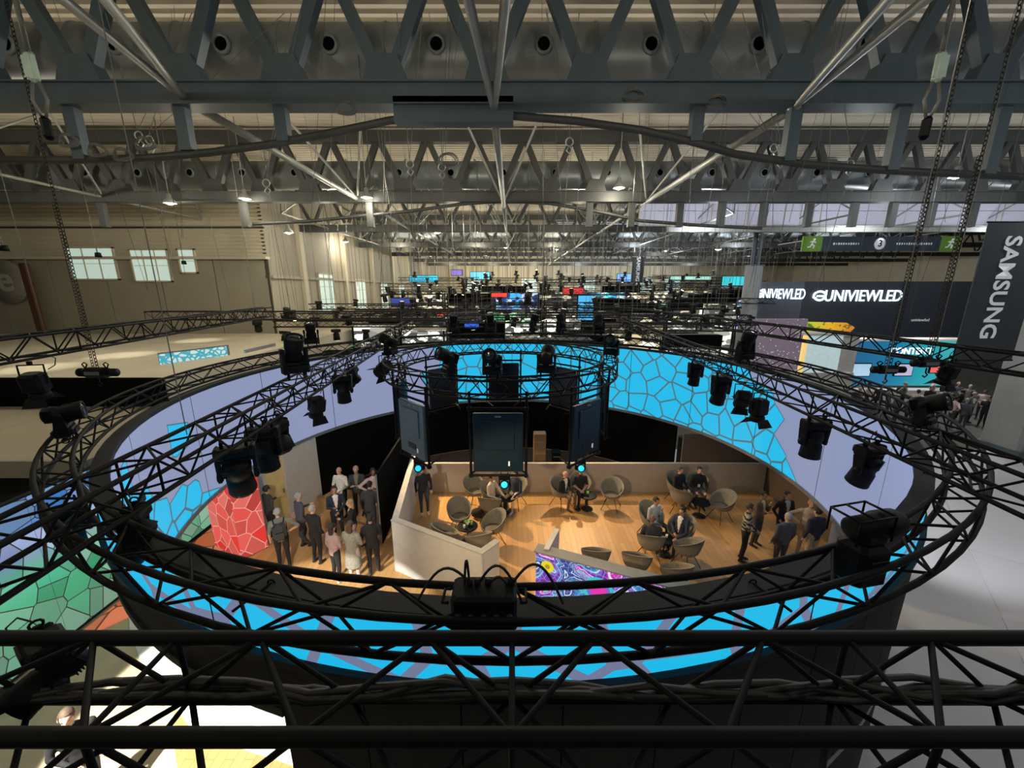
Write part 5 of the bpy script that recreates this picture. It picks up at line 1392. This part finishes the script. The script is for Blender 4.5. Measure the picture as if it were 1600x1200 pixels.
# glittering lilac wall left of it
gl_ = NT('glitter_wall'); tc = gl_.n('TexCoord').outputs['Object']; vo = gl_.n('TexVoronoi'); gl_.put(vo.inputs['Vector'], tc); vo.inputs['Scale'].default_value = 5
gl_.glow(gl_.mix(gl_.math('LESS_THAN', vo.outputs['Distance'], .22), (.17, .13, .17, 1), (.60, .50, .52, 1)), .8)
a, b = gy(1180, 505, 27), gy(1250, 560, 27)
o = MB().box((0, 0, 0), (b.x - a.x, .3, a.z - b.z + 1.4), bev=.02).build('glitter_wall', gl_.m); o.location = ((a.x + b.x) / 2, 27, (a.z + b.z) / 2 - .4); tag(o, 'glittering lilac stand wall between the column and the glazed box', 'stand')

# hanging direction sign
Y = 25; a, b = gy(1255, 369, Y), gy(1496, 393, Y); w_, h_ = b.x - a.x, a.z - b.z
t = thing('direction_sign', 'long hanging slate sign with green ends and a numbered disc', 'sign', (a.x, Y, b.z))
e_ = w_ * .125
MB().box((w_ / 2, 0, h_ / 2), (w_ - 2 * e_, .08, h_ * .95)).build('sign_board', M['slate'], t)
for x0 in (e_ / 2, w_ - e_ / 2): MB().box((x0, 0, h_ / 2), (e_, .08, h_)).build('green_end', M['green'], t)
MB().lathe([(0, 0), (.33, 0), (.33, .03), (0, .03)], 24, M4=Matrix.Translation((w_ * .49, -.04, h_ / 2)) @ Matrix.Rotation(PI / 2, 4, 'X')).build('number_disc', M['textwhite'], t)
text_obj('number', '3', .52, M['slate'], (w_ * .49, -.08, h_ / 2), (PI / 2, 0, 0), t, .01, bold=.012)
rs = random.Random(2)
for u0, u1 in ((.20, .36), (.60, .83)):     # tiny unreadable lettering, only a row of pale marks at this size
    mb = MB(); u = u0
    while u < u1: mb.box((u * w_, -.05, h_ / 2), (rs.uniform(.05, .1), .01, rs.uniform(.09, .13))); u += .0155
    mb.build('sign_text', M['textwhite'], t)
for x0 in (e_ / 2, w_ - e_ / 2):   # running figure
    z0 = h_ / 2; mb = MB().ball((x0 + .08, -.06, z0 + .24), .065)
    for p, q in (((.05, .16), (-.04, -.04)), ((.05, .14), (.2, .06)), ((.03, .14), (-.14, .1)), ((-.04, -.04), (.12, -.1)), ((.12, -.1), (.08, -.27)), ((-.04, -.04), (-.12, -.18)), ((-.12, -.18), (-.26, -.2))): mb.tube((x0 + p[0], -.06, z0 + p[1]), (x0 + q[0], -.06, z0 + q[1]), .035, n=6)
    mb.build('running_figure', M['textwhite'], t)
for x0 in (.4, w_ / 2, w_ - .4): bar('hanger_wire', (x0, 0, h_), (x0, 0, ZD - b.z), .012, M['wire'], t, 4)

# banners
def banner(label, x, y, z0, z1, w, rz, txt, size):
    t = thing('hanging_banner', label, 'banner', (x, y, z0), rz)
    H = z1 - z0
    MB().box((0, 0, H / 2), (w, .04, H)).build('banner_cloth', M['banner'], t)
    for z in (.03, H - .03): bar('banner_rod', (-w / 2 - .05, 0, z), (w / 2 + .05, 0, z), .035, M['truss'], t)
    text_obj('banner_letters', txt, size, M['textwhite'], (-.12 if w > 2 else 0, -.035, H * .535), (PI / 2, PI / 2, 0), t, .006, bold=.018, sx=1.0)
    for s in (-1, 1): bar('hanger_wire', (s * w * .4, 0, H), (s * w * .4, 0, ZD - z0), .01, M['wire'], t, 4)
q = gy(1566, 350, 16.0)
banner('big charcoal banner with white vertical letters at the right edge', 19.2, 16.0, 4.5, 9.85, 2.4, 0, 'SAMSUNG', .86)
q = gy(998, 402, 40); banner('small charcoal banner with white letters far back right of the middle', q.x, 40, 7.9, q.z, 1.15, 0, 'SAMSUNG', .50)
# reflection of a round emblem, built as a solid disc at the wall
t = thing('reflected_emblem', 'reflection of a grey round sign with a pale letter at the left edge', 'sign', gy(10, 440, 25.7))
MB().lathe([(0, 0), (1.35, 0), (1.35, .06), (0, .06)], 28, M4=Matrix.Rotation(PI / 2, 4, 'X')).build('disc', mat('warm_grey_disc', (.25, .23, .19), .7), t)
text_obj('letter', 'e', 2.2, mat('pale_letter', (.45, .43, .36), .7), (0, -.1, .1), (PI / 2, 0, 0), t, .02, bold=.03)
o = MB().box((0, 0, -1.8), (.45, .3, 6.5), bev=.05).build('orange_mast', mat('rust_orange_paint', (.09, .035, .015), .7)); o.location = gy(42, 430, 24.8); o.location.z = 7.4; tag(o, 'rust orange mast standing before the left wall', 'post')

# far stands
rb_ = random.Random(11)
pal = {
    'warm': ((.05, .045, .035), [(.55, .45, .25), (.12, .1, .07), (.85, .75, .5), (.3, .25, .15), (.9, .85, .65)]),
    'white': ((.06, .06, .055), [(.75, .75, .65), (.2, .2, .18), (.95, .95, .85), (.3, .3, .25)]),
    'blue': ((.01, .02, .06), [(.02, .08, .35), (.01, .03, .12), (.05, .35, .70), (.4, .5, .7)]),
    'cyan': ((.01, .05, .08), [(.02, .40, .65), (.05, .12, .15), (.10, .60, .75), (.5, .6, .6)]),
    'red': ((.05, .01, .01), [(.45, .02, .02), (.12, .03, .03), (.75, .06, .05), (.5, .4, .35)]),
    'dark': ((.012, .012, .012), [(.05, .05, .045), (.02, .02, .02), (.5, .45, .3), (.04, .04, .05)]),
    'green': ((.01, .04, .02), [(.05, .35, .12), (.02, .08, .05), (.3, .6, .35), (.5, .5, .4)])}
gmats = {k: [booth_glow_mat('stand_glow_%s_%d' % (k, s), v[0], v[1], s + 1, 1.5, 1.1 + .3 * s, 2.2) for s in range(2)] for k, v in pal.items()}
order = ['warm', 'white', 'dark', 'warm', 'blue', 'white', 'dark', 'warm', 'white', 'dark', 'cyan', 'warm', 'white', 'dark', 'red', 'warm', 'dark', 'white', 'green', 'warm', 'dark']
idx = 0
for row, (Y, zt, step) in enumerate(((23.5, 4.0, 3.4), (28, 4.6, 3.6), (33, 5.0, 4.2), (39, 5.5, 4.6), (46, 5.9, 5.2), (54, 6.3, 6.0), (64, 6.8, 7.0), (76, 7.4, 8.2))):
    x = max(-14.0 if Y > 31 else -11.2, -0.55 * Y)
    xmax = 0.55 * Y if Y > 25 else 9
    while x < xmax:
        w_ = step * rb_.uniform(.7, 1.15); kd = order[(idx * 5 + row * 3) % len(order)]; h_ = zt * rb_.uniform(.75, 1.1)
        if not (Y < 34 and x + w_ > 17):
            t = thing('trade_stand', '%s lit trade stand in row %s of the far stands' % ({'warm': 'warm cream', 'dark': 'dimly'}.get(kd, kd), ('one', 'two', 'three', 'four', 'five', 'six', 'seven', 'eight')[row]), 'stand', (x + w_ / 2, Y, 0), 0, '%s stands of row %d' % (kd, row + 1))
            MB().box((0, 1.0, h_ / 2), (w_ * .94, 1.6, h_)).build('stand_block', M['towerdark'] if kd in ('dark', 'blue', 'red') else M['creamlow'], t)
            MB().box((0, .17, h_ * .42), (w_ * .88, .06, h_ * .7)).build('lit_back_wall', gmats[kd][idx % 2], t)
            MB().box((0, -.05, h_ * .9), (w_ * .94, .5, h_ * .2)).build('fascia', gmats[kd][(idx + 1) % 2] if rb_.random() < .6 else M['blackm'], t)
            for s in (-1, 1): MB().box((s * w_ * .45, -.4, h_ * .5), (.1, .1, h_)).build('post', M['truss'], t)
            MB().box((rb_.uniform(-.2, .2) * w_, -.6, .5), (w_ * .4, .5, 1.0), bev=.03).build('counter', M['white'], t)
        x += w_ * 1.02; idx += 1
# distinct far signs
for px0, py0, px1, py1, Y, lab, cm in ((640, 431, 684, 440, 60, 'long cyan lit sign far back left of the middle', (.02, .45, .70)), (735, 425, 765, 436, 60, 'pale cyan lit sign far back in the middle', (.10, .50, .75)), (880, 450, 911, 459, 44, 'glowing red lit sign far back right of the middle', (.85, .05, .05)), (768, 458, 792, 464, 44, 'narrow red lit sign far back in the middle', (.75, .04, .03)), (904, 462, 926, 500, 33, 'tall pale blue lit panel behind the ring', (.06, .38, .70)), (611, 466, 648, 478, 36, 'dark blue lit sign far back left of the middle', (.03, .05, .25)), (726, 503, 748, 512, 25, 'small blue lit screen just behind the ring', (.03, .10, .55)), (965, 428, 985, 440, 60, 'pale blue lit sign beside the small banner', (.15, .35, .80)), (705, 422, 722, 430, 66, 'violet lit sign far back', (.20, .15, .55)), (1130, 432, 1165, 446, 48, 'cyan lit sign left of the column', (.03, .55, .62)), (1048, 432, 1110, 437, 55, 'long pale green lit sign left of the column', (.35, .7, .55))):
    a, b = gy(px0, py0, Y), gy(px1, py1, Y); t = thing('lit_sign', lab, 'sign', ((a.x + b.x) / 2, Y, b.z))
    H = a.z - b.z; W_ = b.x - a.x
    mm = mat('sign_glow_' + str(px0), tuple(cm), .5, emit=tuple(cm), es=1.0)
    MB().box((0, 0, H / 2), (W_, .2, H), bev=.02).build('sign_face', mm, t)
    MB().box((0, .14, H / 2), (W_ + .15, .15, H + .15)).build('sign_frame', M['blackm'], t)
    for s in (-.4, .4): bar('hanger_wire', (s * W_, .1, H), (s * W_, .1, ZD - b.z), .015, M['wire'], t, 4)

# far trusses with small lights
rt = random.Random(21)
for i in range(78):
    Y = 23.5 + 50 * (i / 78) ** 1.2
    zl = min(4.5 + (Y - 23.5) * .1, 7.6); z = rt.uniform(zl + .3, zl + 1.5)
    xm = rt.uniform(-14, .62 * Y); L = rt.uniform(6, 13)
    if xm < -15 + L / 2: xm = -15 + L / 2 + .2
    along = rt.random() < .25
    p0, p1 = ((xm - L / 2, Y, z), (xm + L / 2, Y, z)) if not along else ((xm, Y, z), (xm + .3, Y + L, z))
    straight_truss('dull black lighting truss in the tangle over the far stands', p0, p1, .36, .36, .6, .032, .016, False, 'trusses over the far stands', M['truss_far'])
g = mh_meshes()
fb2 = MB().box((0, 0, -.14), (.4, .3, .14)).lathe([(.1, -.22), (.15, -.3), (.17, -.6), (.12, -.62)], 8)
fl = fb2.mesh('far_light_body', M['truss_far']); fll = MB().lathe([(0, -.63), (.11, -.625), (.11, -.6)], 8).mesh('lit_lens', mat('tiny_warm_lens', (.9, .8, .6), .5, emit=(1, .92, .7), es=5.0))
for i in range(150):
    Y = 22 + 46 * (i / 150) ** 1.3; x = rt.uniform(max(-14.5, -.9 * Y), min(.6 * Y, 30)); zl = min(4.5 + (Y - 22) * .1, 7.6); z = rt.uniform(zl + .5, zl + 1.7)
    t = thing('far_stage_light', 'small black stage light in the tangle over the far stands', 'stage light', (x, Y, z), rt.uniform(0, 6), 'stage lights over the far stands')
    b_ = link('light_body', fl, t); b_.rotation_euler = (rt.uniform(-.5, .5) + (PI if rt.random() < .35 else 0), 0, 0); t.scale = (1.15,) * 3
    if i % 3 != 1: link('lit_lens', fll, b_)
    bar('drop_wire', (0, 0, .05), (0, 0, (ZD - z) / 1.15), .010 if Y < 35 else .014, M['wire'], t, 4)

# crowd on the aisle at the right
rp_ = random.Random(4)
src = [p for p in PEOPLE if 'seated' not in p['label'] and 'lower left' not in p['label']]
spots = [(1335, 650), (1350, 640), (1368, 645), (1382, 652), (1405, 640), (1425, 655), (1445, 648), (1458, 660), (1472, 650), (1482, 668), (1492, 655), (1500, 672), (1510, 660), (1450, 634), (1468, 636), (1488, 640), (1505, 645), (1528, 655), (1532, 668), (1395, 664), (1415, 668)]
for i, (px, py) in enumerate(spots):
    s_ = src[(i * 5 + 2) % len(src)]; c = copy_tree(s_); tw, lw = WEAR[s_.name]; q = gp(px, py); c.location = q; c.rotation_euler = (0, 0, rp_.uniform(0, 6.28))
    c['label'] = 'small distant visitor in %s top and %s trousers in the right aisle' % (tw.replace('greycoat', 'long grey'), lw); c['group'] = 'visitors in the right aisle'
# aisle light for them
spot_light('aisle_beam', (26, 24, 9), (25, 24, 0), 1800, (1, .95, .88), 100, .6, .3)
